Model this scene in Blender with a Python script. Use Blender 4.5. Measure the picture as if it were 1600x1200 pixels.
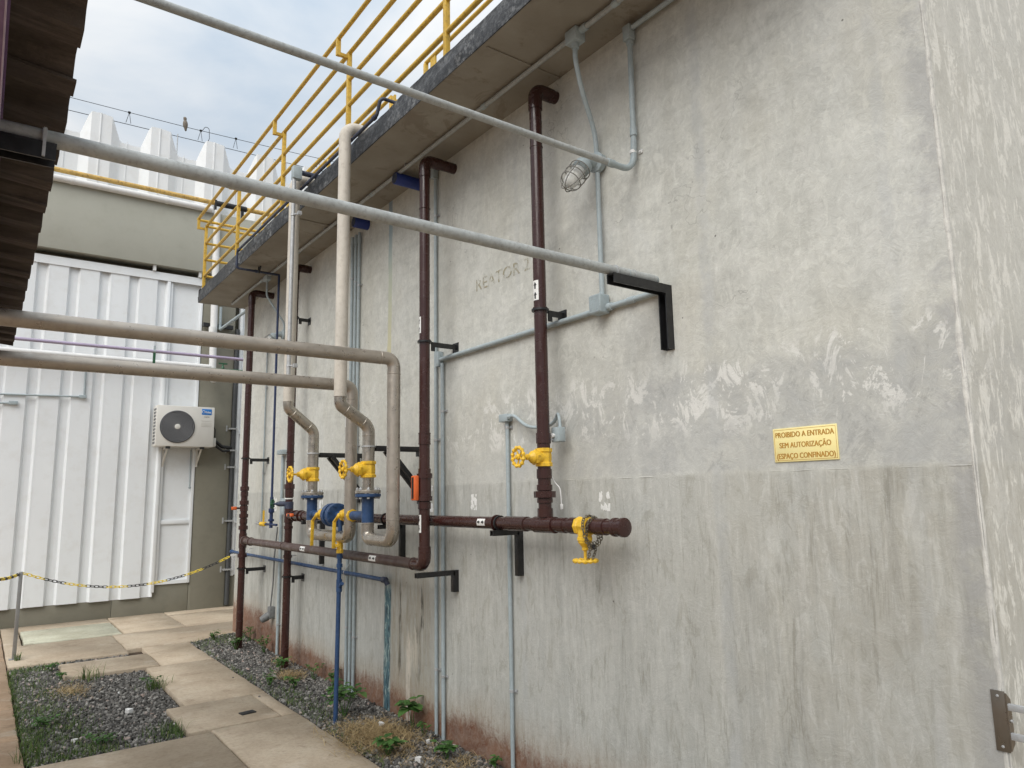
import bpy, bmesh, math, random
import numpy as np
from mathutils import Vector, Matrix, noise as mnoise

random.seed(7)
rng = np.random.default_rng(11)
for o in list(bpy.data.objects):
    bpy.data.objects.remove(o)
scene = bpy.context.scene
COL = scene.collection
PI = math.pi
R = math.radians

# ------------------------------------------------------------------ camera
cam_data = bpy.data.cameras.new('camera')
cam = bpy.data.objects.new('camera', cam_data)
COL.objects.link(cam)
rot = Matrix(((0.80576, -0.07587, -0.58736), (-0.59197, -0.13312, -0.79489), (-0.01788, 0.98819, -0.15218)))
cam.matrix_world = Matrix.Translation((0, 0, 1.6)) @ rot.to_4x4()
cam_data.sensor_width = 36
cam_data.lens = 1122.58 / 1600 * 36
cam_data.clip_start = 0.05
cam_data.clip_end = 2000
scene.camera = cam

# ------------------------------------------------------------------ sky, sun, exposure
SUN_DIR = Vector((-0.60, -0.36, 0.71)).normalized()      # towards the sun
world = bpy.data.worlds.new('World')
scene.world = world
world.use_nodes = True
wt = world.node_tree
wt.nodes.clear()
wo = wt.nodes.new('ShaderNodeOutputWorld')
bg = wt.nodes.new('ShaderNodeBackground')
bg.inputs['Strength'].default_value = 0.1
sky = wt.nodes.new('ShaderNodeTexSky')
sky.sky_type = 'NISHITA'
sky.sun_disc = False
sky.sun_elevation = math.asin(SUN_DIR.z)
sky.sun_rotation = math.atan2(SUN_DIR.x, SUN_DIR.y)
sky.dust_density = 2.0
tc = wt.nodes.new('ShaderNodeTexCoord')
sep = wt.nodes.new('ShaderNodeSeparateXYZ')
wt.links.new(tc.outputs['Generated'], sep.inputs[0])
mp = wt.nodes.new('ShaderNodeMapping')
mp.inputs['Scale'].default_value = (1.0, 1.0, 2.4)
mp.inputs['Location'].default_value = (3.7, 1.2, 0.4)
wt.links.new(tc.outputs['Generated'], mp.inputs['Vector'])
cn = wt.nodes.new('ShaderNodeTexNoise')
cn.inputs['Scale'].default_value = 2.9
cn.inputs['Detail'].default_value = 6
cn.inputs['Roughness'].default_value = 0.52
cn.inputs['Distortion'].default_value = 0.35
wt.links.new(mp.outputs[0], cn.inputs['Vector'])
cr = wt.nodes.new('ShaderNodeValToRGB')                   # cloud shade: blue-grey bellies to bright white
cr.color_ramp.elements[0].position = 0.36
cr.color_ramp.elements[0].color = (0.60, 0.71, 0.83, 1)
cr.color_ramp.elements[1].position = 0.62
cr.color_ramp.elements[1].color = (0.97, 0.99, 1.0, 1)
wt.links.new(cn.outputs['Fac'], cr.inputs['Fac'])
# overcast luminance law: brighter towards the zenith, the same all round
zr = wt.nodes.new('ShaderNodeMapRange')
zr.inputs['From Min'].default_value = 0.0
zr.inputs['From Max'].default_value = 1.0
zr.inputs['To Min'].default_value = 2.8
zr.inputs['To Max'].default_value = 7.9
wt.links.new(sep.outputs['Z'], zr.inputs['Value'])
vm = wt.nodes.new('ShaderNodeVectorMath')
vm.operation = 'SCALE'
wt.links.new(cr.outputs['Color'], vm.inputs[0])
wt.links.new(zr.outputs[0], vm.inputs['Scale'])
mx = wt.nodes.new('ShaderNodeMix')
mx.data_type = 'RGBA'
mx.inputs['Factor'].default_value = 0.93                  # cloud cover
wt.links.new(sky.outputs['Color'], mx.inputs['A'])
wt.links.new(vm.outputs[0], mx.inputs['B'])
wt.links.new(mx.outputs['Result'], bg.inputs['Color'])
wt.links.new(bg.outputs[0], wo.inputs['Surface'])

sun_data = bpy.data.lights.new('sun', 'SUN')
sun_data.energy = 1.5
sun_data.angle = R(50)
sun_data.color = (1.0, 0.97, 0.92)
sun = bpy.data.objects.new('sun', sun_data)
COL.objects.link(sun)
sun.rotation_euler = SUN_DIR.to_track_quat('Z', 'Y').to_euler()
sun.location = (-6, -5, 9)

scene.cycles.max_bounces = 5
scene.cycles.use_adaptive_sampling = True
scene.cycles.adaptive_threshold = 0.02
scene.cycles.diffuse_bounces = 3
scene.cycles.glossy_bounces = 3
scene.view_settings.view_transform = 'Standard'
scene.view_settings.look = 'None'
scene.view_settings.gamma = 1.0
scene.view_settings.exposure = 0.85

# ------------------------------------------------------------------ node helper and materials
class NT:
    def __init__(self, name):
        self.m = bpy.data.materials.new(name)
        self.m.use_nodes = True
        self.t = self.m.node_tree
        self.b = self.t.nodes['Principled BSDF']
        self.geo = self.t.nodes.new('ShaderNodeNewGeometry')
        self.P = self.geo.outputs['Position']
    def link(self, src, sock):
        if isinstance(src, bpy.types.NodeSocket):
            self.t.links.new(src, sock)
        elif isinstance(src, (tuple, list)):
            sock.default_value = tuple(src) + ((1,) if len(src) == 3 and sock.type == 'RGBA' else ())
        else:
            sock.default_value = src
    def vec(self, scale, loc=(0, 0, 0), src=None):
        n = self.t.nodes.new('ShaderNodeMapping')
        n.inputs['Scale'].default_value = scale
        n.inputs['Location'].default_value = loc
        self.link(src or self.P, n.inputs['Vector'])
        return n.outputs[0]
    def noise(self, scale, detail=5, rough=0.55, dist=0.0, vec=None):
        n = self.t.nodes.new('ShaderNodeTexNoise')
        n.inputs['Scale'].default_value = scale
        n.inputs['Detail'].default_value = detail
        n.inputs['Roughness'].default_value = rough
        n.inputs['Distortion'].default_value = dist
        self.link(vec or self.P, n.inputs['Vector'])
        return n.outputs['Fac']
    def voro(self, scale, feature='F1', vec=None, out='Distance'):
        n = self.t.nodes.new('ShaderNodeTexVoronoi')
        n.feature = feature
        n.inputs['Scale'].default_value = scale
        self.link(vec or self.P, n.inputs['Vector'])
        return n.outputs[out]
    def ramp(self, fac, stops, interp='LINEAR'):
        n = self.t.nodes.new('ShaderNodeValToRGB')
        cr = n.color_ramp
        cr.interpolation = interp
        while len(cr.elements) < len(stops):
            cr.elements.new(0.5)
        for e, (p, c) in zip(cr.elements, stops):
            e.position = p
            e.color = (c, c, c, 1) if isinstance(c, (int, float)) else tuple(c) + (1,)
        self.link(fac, n.inputs['Fac'])
        return n.outputs['Color']
    def rng(self, v, a, b, c=0.0, d=1.0, smooth=True):
        n = self.t.nodes.new('ShaderNodeMapRange')
        n.interpolation_type = 'SMOOTHSTEP' if smooth else 'LINEAR'
        self.link(v, n.inputs['Value'])
        for k, val in zip(('From Min', 'From Max', 'To Min', 'To Max'), (a, b, c, d)):
            n.inputs[k].default_value = val
        return n.outputs[0]
    def math(self, op, a, b=0.0):
        n = self.t.nodes.new('ShaderNodeMath')
        n.operation = op
        self.link(a, n.inputs[0])
        self.link(b, n.inputs[1])
        return n.outputs[0]
    def mul(self, *a):
        r = a[0]
        for k in a[1:]:
            r = self.math('MULTIPLY', r, k)
        return r
    def mix(self, a, b, fac, mode='MIX'):
        n = self.t.nodes.new('ShaderNodeMix')
        n.data_type = 'RGBA'
        n.blend_type = mode
        self.link(a, n.inputs['A'])
        self.link(b, n.inputs['B'])
        self.link(fac, n.inputs['Factor'])
        return n.outputs['Result']
    def xyz(self, src=None):
        n = self.t.nodes.new('ShaderNodeSeparateXYZ')
        self.link(src or self.P, n.inputs[0])
        return n.outputs
    def bump(self, h, strength=0.3, dist=0.01, normal=None):
        n = self.t.nodes.new('ShaderNodeBump')
        n.inputs['Strength'].default_value = strength
        n.inputs['Distance'].default_value = dist
        self.link(h, n.inputs['Height'])
        if normal is not None:
            self.link(normal, n.inputs['Normal'])
        return n.outputs[0]
    def fin(self, color, rough=0.6, metal=0.0, normal=None, spec=0.5):
        self.link(color, self.b.inputs['Base Color'])
        self.link(rough, self.b.inputs['Roughness'])
        self.link(metal, self.b.inputs['Metallic'])
        self.b.inputs['Specular IOR Level'].default_value = spec
        if normal is not None:
            self.link(normal, self.b.inputs['Normal'])
        return self.m

def paint(name, col, rough=0.45, var=0.18, dirt=None, dirt_amt=0.35, metal=0.0, bump=0.08, scale=9.0, spec=0.5, streak=False):
    n = NT(name)
    a = n.noise(scale, 6, 0.6, vec=n.vec((1, 1, 0.35)) if streak else None)
    lo = tuple(c * (1 - var) for c in col)
    hi = tuple(min(1, c * (1 + var)) for c in col)
    c = n.ramp(a, [(0.3, lo), (0.7, hi)])
    if dirt is not None:
        d = n.ramp(n.noise(scale * 2.7, 8, 0.68), [(0.5, 0.0), (0.68, 1.0)])
        c = n.mix(c, dirt, n.math('MULTIPLY', d, dirt_amt))
    r = n.rng(n.noise(scale * 3, 4), 0.3, 0.7, max(0.05, rough - 0.1), min(1, rough + 0.12))
    nm = n.bump(n.noise(scale * 14, 3), bump, 0.002)
    return n.fin(c, r, metal, nm, spec)

M = {}
M['brown'] = paint('brown_pvc', (0.044, 0.0165, 0.0140), 0.22, 0.10, (0.07, 0.045, 0.04), 0.05, scale=5, bump=0.04)
M['brown_dusty'] = paint('brown_pvc_sun_faded', (0.075, 0.044, 0.038), 0.42, 0.16, (0.22, 0.18, 0.15), 0.3, scale=5)
M['yellow'] = paint('yellow_enamel', (0.80, 0.50, 0.035), 0.42, 0.12, (0.36, 0.22, 0.05), 0.45, scale=26, bump=0.25)
M['rail'] = paint('yellow_rail_paint', (0.62, 0.40, 0.055), 0.5, 0.14, (0.16, 0.10, 0.04), 0.5, scale=14, bump=0.15)
M['rusty_yellow'] = paint('weathered_yellow_paint', (0.60, 0.40, 0.12), 0.7, 0.2, (0.16, 0.09, 0.05), 0.75, scale=9, bump=0.2)
M['blue'] = paint('blue_paint', (0.020, 0.060, 0.155), 0.48, 0.2, (0.07, 0.11, 0.20), 0.4, scale=12, bump=0.2)
M['navy'] = paint('navy_pvc', (0.030, 0.040, 0.075), 0.55, 0.2, (0.16, 0.17, 0.19), 0.4, scale=10)
M['slate'] = paint('dark_slate_paint', (0.055, 0.058, 0.060), 0.5, 0.15, None, scale=10)
M['dark_blue'] = paint('dark_blue_pipe', (0.014, 0.028, 0.085), 0.45, 0.2, None, scale=10)
M['socket'] = paint('dirty_grey_plastic', (0.17, 0.175, 0.175), 0.6, 0.2, (0.08, 0.07, 0.06), 0.5, scale=20)
M['royal'] = paint('royal_blue_pvc', (0.015, 0.035, 0.20), 0.45, 0.15, None, scale=10)
M['black'] = paint('black_steel_paint', (0.011, 0.011, 0.012), 0.4, 0.2, (0.05, 0.05, 0.05), 0.3, scale=14)
M['conduit'] = paint('grey_blue_conduit', (0.36, 0.42, 0.44), 0.5, 0.1, (0.24, 0.25, 0.25), 0.35, scale=16)
M['conduit_dusty'] = paint('dusty_grey_conduit', (0.37, 0.39, 0.385), 0.62, 0.14, (0.20, 0.20, 0.19), 0.6, scale=22, bump=0.2)
M['galv'] = paint('galvanised_steel', (0.46, 0.47, 0.475), 0.55, 0.14, (0.3, 0.3, 0.3), 0.4, metal=0.45, scale=20)
M['steel'] = paint('satin_stainless', (0.43, 0.395, 0.345), 0.33, 0.16, (0.22, 0.185, 0.145), 0.4, metal=0.85, scale=7, bump=0.08, streak=True)
M['taupe'] = paint('taupe_painted_steel', (0.40, 0.36, 0.31), 0.36, 0.1, (0.24, 0.20, 0.165), 0.35, metal=0.55, scale=6)
M['cream'] = paint('cream_weathered_pipe', (0.56, 0.52, 0.455), 0.7, 0.12, (0.38, 0.34, 0.28), 0.5, scale=10, bump=0.2, streak=True)
M['orange'] = paint('orange_plastic', (0.70, 0.14, 0.035), 0.45, 0.1, None, scale=12)
M['white'] = paint('white_plastic', (0.74, 0.74, 0.73), 0.45, 0.05, (0.5, 0.49, 0.46), 0.2, scale=10)
M['label_white'] = paint('white_sticker', (0.80, 0.80, 0.78), 0.5, 0.04, (0.5, 0.48, 0.45), 0.25, scale=30)
M['print_black'] = paint('black_print', (0.03, 0.03, 0.03), 0.6, 0.1, None, scale=30)
M['clad'] = paint('white_sheet_metal', (0.80, 0.825, 0.84), 0.5, 0.03, (0.62, 0.60, 0.56), 0.22, scale=2.2, bump=0.03, streak=True)
M['olive'] = paint('olive_grey_wall_paint', (0.225, 0.215, 0.170), 0.75, 0.06, (0.16, 0.15, 0.12), 0.3, scale=2.0, bump=0.1)
M['band'] = paint('pale_olive_fascia_paint', (0.395, 0.395, 0.340), 0.75, 0.04, (0.3, 0.29, 0.24), 0.25, scale=1.6, bump=0.08, streak=True)
M['ac_white'] = paint('off_white_appliance_enamel', (0.68, 0.665, 0.62), 0.45, 0.03, None, scale=6)
M['ac_dark'] = paint('dark_grille_plastic', (0.055, 0.058, 0.066), 0.5, 0.1, None, scale=20)
M['ac_wire'] = paint('grey_grille_wire', (0.27, 0.275, 0.285), 0.45, 0.1, None, scale=20)
M['logo_blue'] = paint('blue_badge_print', (0.02, 0.20, 0.60), 0.35, 0.05, None, scale=20)
M['purple'] = paint('purple_beam_paint', (0.19, 0.115, 0.25), 0.5, 0.1, (0.08, 0.06, 0.09), 0.3, scale=8)
M['lilac'] = paint('lilac_pipe_paint', (0.40, 0.34, 0.47), 0.5, 0.1, (0.3, 0.28, 0.3), 0.3, scale=8)
M['green'] = paint('dark_green_paint', (0.02, 0.10, 0.045), 0.5, 0.15, None, scale=14)
M['post'] = paint('brushed_steel_post', (0.33, 0.33, 0.325), 0.42, 0.1, (0.2, 0.19, 0.17), 0.3, metal=0.6, scale=14, streak=True)
M['hinge'] = paint('bronze_steel', (0.20, 0.175, 0.145), 0.34, 0.1, None, metal=0.75, scale=10, streak=True)
M['chain_yellow'] = paint('yellow_plastic', (0.82, 0.62, 0.05), 0.4, 0.06, None, scale=20)
M['chain_black'] = paint('black_plastic', (0.02, 0.02, 0.022), 0.4, 0.1, None, scale=20)
M['rust_chain'] = paint('tarnished_chain_steel', (0.16, 0.145, 0.115), 0.45, 0.3, (0.35, 0.27, 0.08), 0.5, metal=0.6, scale=60)
M['cage'] = paint('dull_zinc_wire', (0.19, 0.185, 0.17), 0.5, 0.2, None, scale=40)
M['sign_yellow'] = paint('pale_yellow_sign', (0.90, 0.78, 0.36), 0.4, 0.04, (0.90, 0.80, 0.46), 0.4, scale=9, bump=0.03)
M['sign_print'] = paint('ochre_sign_print', (0.47, 0.235, 0.035), 0.5, 0.08, (0.60, 0.37, 0.10), 0.35, scale=24)
M['dark_rubber'] = paint('dark_rubber', (0.015, 0.015, 0.016), 0.6, 0.2, None, scale=14)
M['bird'] = paint('brown_grey_feather', (0.20, 0.17, 0.14), 0.8, 0.3, (0.4, 0.36, 0.3), 0.4, scale=60)
M['paper'] = paint('torn_paper', (0.78, 0.78, 0.76), 0.8, 0.05, (0.5, 0.5, 0.48), 0.3, scale=60)

def glass_mat():
    n = NT('lamp_glass')
    n.b.inputs['Transmission Weight'].default_value = 0.55
    n.b.inputs['IOR'].default_value = 1.3
    return n.fin((0.93, 0.93, 0.90), 0.28)
M['glass'] = glass_mat()

def concrete_wall():
    n = NT('tank_concrete')
    x, y, z = n.xyz()
    wob = n.noise(1.7, 3, 0.6)
    w2 = n.noise(5.0, 5, 0.68)
    cen = lambda s, k: n.math('MULTIPLY', n.math('SUBTRACT', s, 0.5), k)
    zz = n.math('ADD', z, cen(w2, 0.30))
    big = n.noise(0.9, 3, 0.55)
    col = n.ramp(big, [(0.32, (0.535, 0.535, 0.488)), (0.5, (0.555, 0.558, 0.518)), (0.7, (0.570, 0.576, 0.548))])
    # cloudy cement mottling
    mott = n.noise(4.6, 5, 0.72, 0.5)
    col = n.mix(col, n.ramp(mott, [(0.28, 0.89), (0.5, 0.985), (0.72, 1.06)]), 1.0, 'MULTIPLY')
    fine = n.noise(21, 3.5, 0.78, 1.1)
    col = n.mix(col, n.ramp(fine, [(0.34, 0.84), (0.43, 0.97), (0.55, 1.01), (0.62, 1.11)]), 0.75, 'MULTIPLY')
    dab = n.noise(1.0, 4.5, 0.74, 1.3, vec=n.vec((11, 11, 8), (5, 2, 7)))
    col = n.mix(col, (0.64, 0.64, 0.59), n.math('MULTIPLY', n.ramp(dab, [(0.55, 0.0), (0.59, 1.0)]), 0.5))
    col = n.mix(col, (0.45, 0.452, 0.42), n.math('MULTIPLY', n.ramp(dab, [(0.38, 1.0), (0.43, 0.0)]), 0.35))
    warm = n.ramp(n.noise(2.1, 4, 0.6, vec=n.vec((1, 1, 0.6), (4, 2, 1))), [(0.46, 0.0), (0.66, 1.0)])
    col = n.mix(col, (0.485, 0.462, 0.385), n.math('MULTIPLY', warm, 0.30))
    # lower lift: greyer, with uneven vertical streaks from the shuttering
    low = n.rng(n.math('ADD', z, cen(wob, 0.012)), 1.660, 1.690, 1.0, 0.0)
    col = n.mix(col, (0.408, 0.410, 0.382), n.math('MULTIPLY', low, 0.60))
    tan = n.mul(low, n.rng(y, 2.5, 1.5), n.ramp(w2, [(0.38, 0.2), (0.56, 1.0)]))
    col = n.mix(col, (0.388, 0.368, 0.315), n.math('MULTIPLY', tan, 0.5))
    mo = n.noise(1.0, 4, 0.76, 0.8, vec=n.vec((16, 16, 5.5), (4, 4, 2)))
    col = n.mix(col, (0.335, 0.325, 0.28), n.mul(n.ramp(mo, [(0.38, 1.0), (0.45, 0.0)]), low, 0.5))
    col = n.mix(col, (0.56, 0.56, 0.525), n.mul(n.ramp(mo, [(0.55, 0.0), (0.61, 1.0)]), low, 0.42))
    vst = n.noise(1.0, 4, 0.66, 0.5, vec=n.vec((8, 8, 0.8)))
    vst2 = n.noise(1.0, 3, 0.72, 0.5, vec=n.vec((30, 30, 3.2), (7, 1, 3)))
    patch = n.ramp(n.noise(1.3, 3, 0.6, vec=n.vec((1, 1, 0.6), (9, 1, 4))), [(0.36, 0.25), (0.64, 1.0)])
    sv = n.mul(n.math('ADD', n.math('MULTIPLY', low, 0.50), 0.26), patch)
    col = n.mix(col, n.ramp(vst, [(0.28, 0.72), (0.5, 0.98), (0.72, 1.18)]), sv, 'MULTIPLY')
    col = n.mix(col, n.ramp(vst2, [(0.3, 0.82), (0.5, 1.0), (0.7, 1.12)]), sv, 'MULTIPLY')
    darkv = n.ramp(n.noise(1.0, 4, 0.76, 0.5, vec=n.vec((17, 17, 1.9), (2, 9, 5))), [(0.58, 0.0), (0.66, 1.0)])
    col = n.mix(col, (0.22, 0.21, 0.17), n.mul(darkv, low, 0.42))
    palev = n.ramp(n.noise(1.0, 4, 0.72, 0.5, vec=n.vec((9, 9, 0.9), (6, 2, 8))), [(0.58, 0.0), (0.66, 1.0)])
    col = n.mix(col, (0.56, 0.555, 0.52), n.mul(palev, low, 0.38))
    # trowel sweeps, nearly level, on the upper lift
    up = n.rng(z, 1.75, 2.5)
    hst = n.noise(1.0, 4.5, 0.68, 1.1, vec=n.vec((2.2, 2.2, 9.5), (3, 5, 1)))
    col = n.mix(col, n.ramp(hst, [(0.3, 0.84), (0.5, 1.0), (0.68, 1.10)]), n.mul(up, patch, 0.75), 'MULTIPLY')
    # grey cement skin with pale lime flecks above the pour joint, and round the tank's end
    near = n.rng(y, 5.0, 2.2)
    band = n.mul(n.rng(zz, 2.20, 2.10), n.rng(z, 1.67, 1.70), near)
    col = n.mix(col, (0.395, 0.400, 0.392), n.mul(band, n.ramp(mott, [(0.34, 1.0), (0.62, 0.35)]), 0.78))
    fleck = n.noise(1.0, 5, 0.80, 0.7, vec=n.vec((7.5, 7.5, 5.0), (1, 6, 2)))
    lime = n.mul(n.ramp(fleck, [(0.525, 0.0), (0.56, 0.8), (0.62, 1.0)]), n.ramp(n.noise(2.3, 3, 0.6), [(0.33, 0.4), (0.50, 1.0)]))
    end = n.rng(x, 2.664, 2.70)
    lband = n.math('MAXIMUM', n.mul(n.rng(zz, 2.26, 2.16), n.rng(zz, 1.80, 1.95), n.rng(y, 5.6, 3.4)), n.math('MULTIPLY', up, 0.24))
    lband = n.math('MAXIMUM', lband, n.math('MULTIPLY', end, 0.5))
    lm = n.mul(lime, lband)
    col = n.mix(col, (0.71, 0.705, 0.67), n.math('MULTIPLY', lm, 0.85))
    dk = n.mul(n.ramp(fleck, [(0.36, 1.0), (0.42, 0.0)]), n.math('ADD', n.math('MULTIPLY', band, 0.5), 0.12))
    col = n.mix(col, (0.27, 0.27, 0.26), n.math('MULTIPLY', dk, 0.6))
    # the end face itself: a slightly paler, warmer tone with pale flecks
    col = n.mix(col, (0.60, 0.575, 0.505), n.math('MULTIPLY', end, 0.35))
    col = n.mix(col, (0.80, 0.785, 0.72), n.mul(end, n.ramp(n.noise(1.0, 4, 0.78, 0.6, vec=n.vec((16, 16, 6), (2, 2, 2))), [(0.52, 0.0), (0.60, 1.0)]), 0.7))
    # shutter-board seams: blurred blue-grey bands
    yw = n.math('ADD', y, cen(n.noise(6, 4, 0.65), 0.045))
    for sy, wd, am in ((2.06, 0.05, 0.5), (1.22, 0.035, 0.4), (3.52, 0.035, 0.35)):
        s = n.rng(n.math('ABSOLUTE', n.math('SUBTRACT', yw, sy)), wd, wd * 0.3)
        col = n.mix(col, (0.44, 0.452, 0.45), n.mul(s, n.ramp(w2, [(0.40, 0.1), (0.6, 1.0)]), am))
    ce = n.mul(n.rng(yw, 1.15, 1.07), n.rng(x, 2.668, 2.662), n.ramp(w2, [(0.42, 0.0), (0.55, 1.0)]))
    col = n.mix(col, (0.345, 0.345, 0.345), n.math('MULTIPLY', ce, 0.6))
    # a hairline crack or two, pinholes
    ck = n.math('ABSOLUTE', n.math('SUBTRACT', n.noise(0.55, 6, 0.62, vec=n.vec((1, 1, 1.2), (5, 5, 5))), 0.5))
    ckm = n.mul(n.rng(ck, 0.0016, 0.0004), n.ramp(n.noise(0.9, 2, vec=n.vec((1, 1, 1), (2, 7, 5))), [(0.56, 0.0), (0.60, 1.0)]))
    col = n.mix(col, (0.2, 0.195, 0.18), n.math('MULTIPLY', ckm, 0.4))
    pin = n.mul(n.rng(n.voro(9.0), 0.06, 0.03), n.ramp(n.voro(9.0, out='Color'), [(0.80, 0.0), (0.82, 1.0)]))
    col = n.mix(col, (0.10, 0.095, 0.085), n.math('MULTIPLY', pin, 0.8))
    # brown seepage, dark drips and a white run
    seep = n.mul(n.rng(yw, 5.28, 5.20), n.rng(yw, 4.50, 4.72), n.rng(zz, 1.30, 0.85))
    col = n.mix(col, (0.255, 0.215, 0.15), n.mul(seep, n.ramp(vst2, [(0.35, 0.25), (0.6, 1.0)]), 0.62))
    zs = n.math('ADD', z, cen(vst2, 0.55))
    er = n.ramp(n.noise(1.0, 3, 0.75, 0.4, vec=n.vec((48, 48, 7), (3, 3, 1))), [(0.40, 0.15), (0.54, 1.0)])
    def blot(cy, cz, hw, hh, c, am, colr):
        dy = n.math('ABSOLUTE', n.math('SUBTRACT', yw, cy))
        dz = n.math('ABSOLUTE', n.math('SUBTRACT', zs, cz))
        return n.mix(c, colr, n.mul(n.rng(dy, hw, hw * 0.4), n.rng(dz, hh, hh * 0.6), er, am))
    col = blot(4.745, 0.76, 0.030, 0.17, col, 0.9, (0.075, 0.068, 0.055))
    col = blot(5.09, 0.60, 0.028, 0.40, col, 0.85, (0.095, 0.082, 0.060))
    col = blot(4.80, 0.48, 0.05, 0.22, col, 0.6, (0.11, 0.10, 0.08))
    col = blot(4.88, 0.46, 0.12, 0.14, col, 0.7, (0.56, 0.52, 0.44))
    # red soil splashed up the foot of the wall
    rz = n.math('ADD', z, n.math('ADD', n.math('ADD', cen(wob, 0.22), cen(vst2, 0.12)), cen(fine, 0.16)))
    rz = n.math('SUBTRACT', rz, n.rng(y, 7.2, 8.6, 0.0, 0.20))
    soil = n.ramp(mott, [(0.3, (0.125, 0.047, 0.025)), (0.7, (0.235, 0.105, 0.055))])
    col = n.mix(col, (0.37, 0.275, 0.185), n.rng(rz, 0.40, 0.12, 0.0, 0.42))
    col = n.mix(col, soil, n.mul(n.rng(rz, 0.22, 0.07, 0.0, 0.95), n.ramp(fine, [(0.36, 1.0), (0.62, 0.72)])))
    col = blot(4.955, 0.22, 0.045, 0.46, col, 0.85, (0.60, 0.55, 0.47))
    # coloured run below the roof outlet, from blue through olive, and the wet blue-green run by the ground
    d = n.math('ABSOLUTE', n.math('SUBTRACT', n.math('ADD', n.math('ADD', y, cen(wob, 0.05)), cen(vst2, 0.035)), 5.30))
    s1 = n.rng(d, 0.040, 0.028)
    runc = n.ramp(n.rng(z, 2.2, 4.15, smooth=False), [(0.0, (0.46, 0.45, 0.38)), (0.3, (0.53, 0.49, 0.28)), (0.62, (0.42, 0.46, 0.36)), (0.82, (0.25, 0.35, 0.40)), (1.0, (0.17, 0.26, 0.36))])
    col = n.mix(col, runc, n.mul(s1, n.rng(z, 2.0, 2.7), 0.75))
    s2 = n.rng(d, 0.068, 0.040)
    wet = n.ramp(n.noise(1.0, 3, 0.78, 0.8, vec=n.vec((46, 46, 8))), [(0.38, (0.012, 0.025, 0.035)), (0.47, (0.045, 0.115, 0.15)), (0.56, (0.10, 0.20, 0.22)), (0.63, (0.42, 0.48, 0.44))])
    col = n.mix(col, wet, n.mul(s2, n.rng(z, 1.02, 0.84), 0.95))
    # relief
    h = n.math('ADD', n.math('MULTIPLY', fine, 0.8), n.math('MULTIPLY', n.noise(6, 4, 0.74, 1.0), 1.3))
    nm = n.bump(h, 0.30, 0.008)
    return n.fin(col, 0.78, 0.0, nm, 0.35)
M['concrete'] = concrete_wall()

M['mortar'] = paint('pale_corner_mortar', (0.60, 0.59, 0.55), 0.85, 0.2, (0.36, 0.355, 0.34), 0.7, scale=12, bump=0.5)

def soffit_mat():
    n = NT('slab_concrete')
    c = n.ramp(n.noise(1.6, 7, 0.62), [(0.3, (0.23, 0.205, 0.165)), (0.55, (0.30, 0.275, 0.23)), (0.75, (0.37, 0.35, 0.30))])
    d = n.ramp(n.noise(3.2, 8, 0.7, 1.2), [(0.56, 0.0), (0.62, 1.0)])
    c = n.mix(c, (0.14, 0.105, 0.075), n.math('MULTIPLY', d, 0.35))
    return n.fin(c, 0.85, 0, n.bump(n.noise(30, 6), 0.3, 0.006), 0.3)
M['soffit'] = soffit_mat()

def bitumen_mat():
    n = NT('bitumen_paint')
    s = n.noise(1.0, 8, 0.72, 0.8, vec=n.vec((16, 16, 22)))
    c = n.ramp(s, [(0.36, (0.010, 0.0105, 0.012)), (0.5, (0.022, 0.023, 0.026)), (0.64, (0.085, 0.088, 0.092))])
    d = n.ramp(n.noise(2.2, 6, 0.65), [(0.46, 0.0), (0.66, 1.0)])
    c = n.mix(c, (0.27, 0.275, 0.275), n.mul(d, n.ramp(n.noise(28, 6, 0.7), [(0.48, 0.0), (0.6, 1.0)]), 0.8))
    return n.fin(c, 0.6, 0, n.bump(n.noise(26, 7, 0.7), 0.6, 0.012), 0.45)
M['bitumen'] = bitumen_mat()

def paving_mat(name, tint=(1, 1, 1)):
    n = NT(name)
    oi = n.t.nodes.new('ShaderNodeObjectInfo')
    c = n.ramp(n.noise(1.5, 7, 0.65), [(0.3, (0.33 * tint[0], 0.262 * tint[1], 0.187 * tint[2])), (0.52, (0.43 * tint[0], 0.352 * tint[1], 0.262 * tint[2])), (0.72, (0.51 * tint[0], 0.435 * tint[1], 0.335 * tint[2]))])
    c = n.mix(c, n.ramp(oi.outputs['Random'], [(0.0, 0.88), (1.0, 1.08)]), 1.0, 'MULTIPLY')
    f = n.ramp(n.noise(34, 6, 0.7), [(0.34, 0.78), (0.5, 1.0), (0.68, 1.1)])
    c = n.mix(c, f, 0.7, 'MULTIPLY')
    st = n.ramp(n.noise(4.2, 9, 0.72, 0.6), [(0.56, 0.0), (0.70, 1.0)])
    c = n.mix(c, (0.17 * tint[0], 0.115, 0.075), n.math('MULTIPLY', st, 0.55))
    pale = n.ramp(n.noise(2.6, 8, 0.7, vec=n.vec((1, 1, 1), (4, 8, 0))), [(0.57, 0.0), (0.68, 1.0)])
    c = n.mix(c, (0.55, 0.49, 0.40), n.math('MULTIPLY', pale, 0.5))
    spk = n.ramp(n.voro(46), [(0.05, 1.0), (0.12, 0.0)])
    c = n.mix(c, (0.09, 0.07, 0.05), n.mul(spk, n.ramp(n.noise(3, 4), [(0.52, 0.0), (0.6, 1.0)]), 0.55))
    return n.fin(c, 0.85, 0, n.bump(n.noise(55, 7, 0.7), 0.35, 0.006), 0.3)
M['paving'] = paving_mat('tan_concrete_paving')
M['paving_red'] = paving_mat('reddish_concrete_paving', (0.95, 0.82, 0.74))
M['lid'] = paving_mat('pale_green_concrete_lid', (1.02, 1.22, 1.28))

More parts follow.
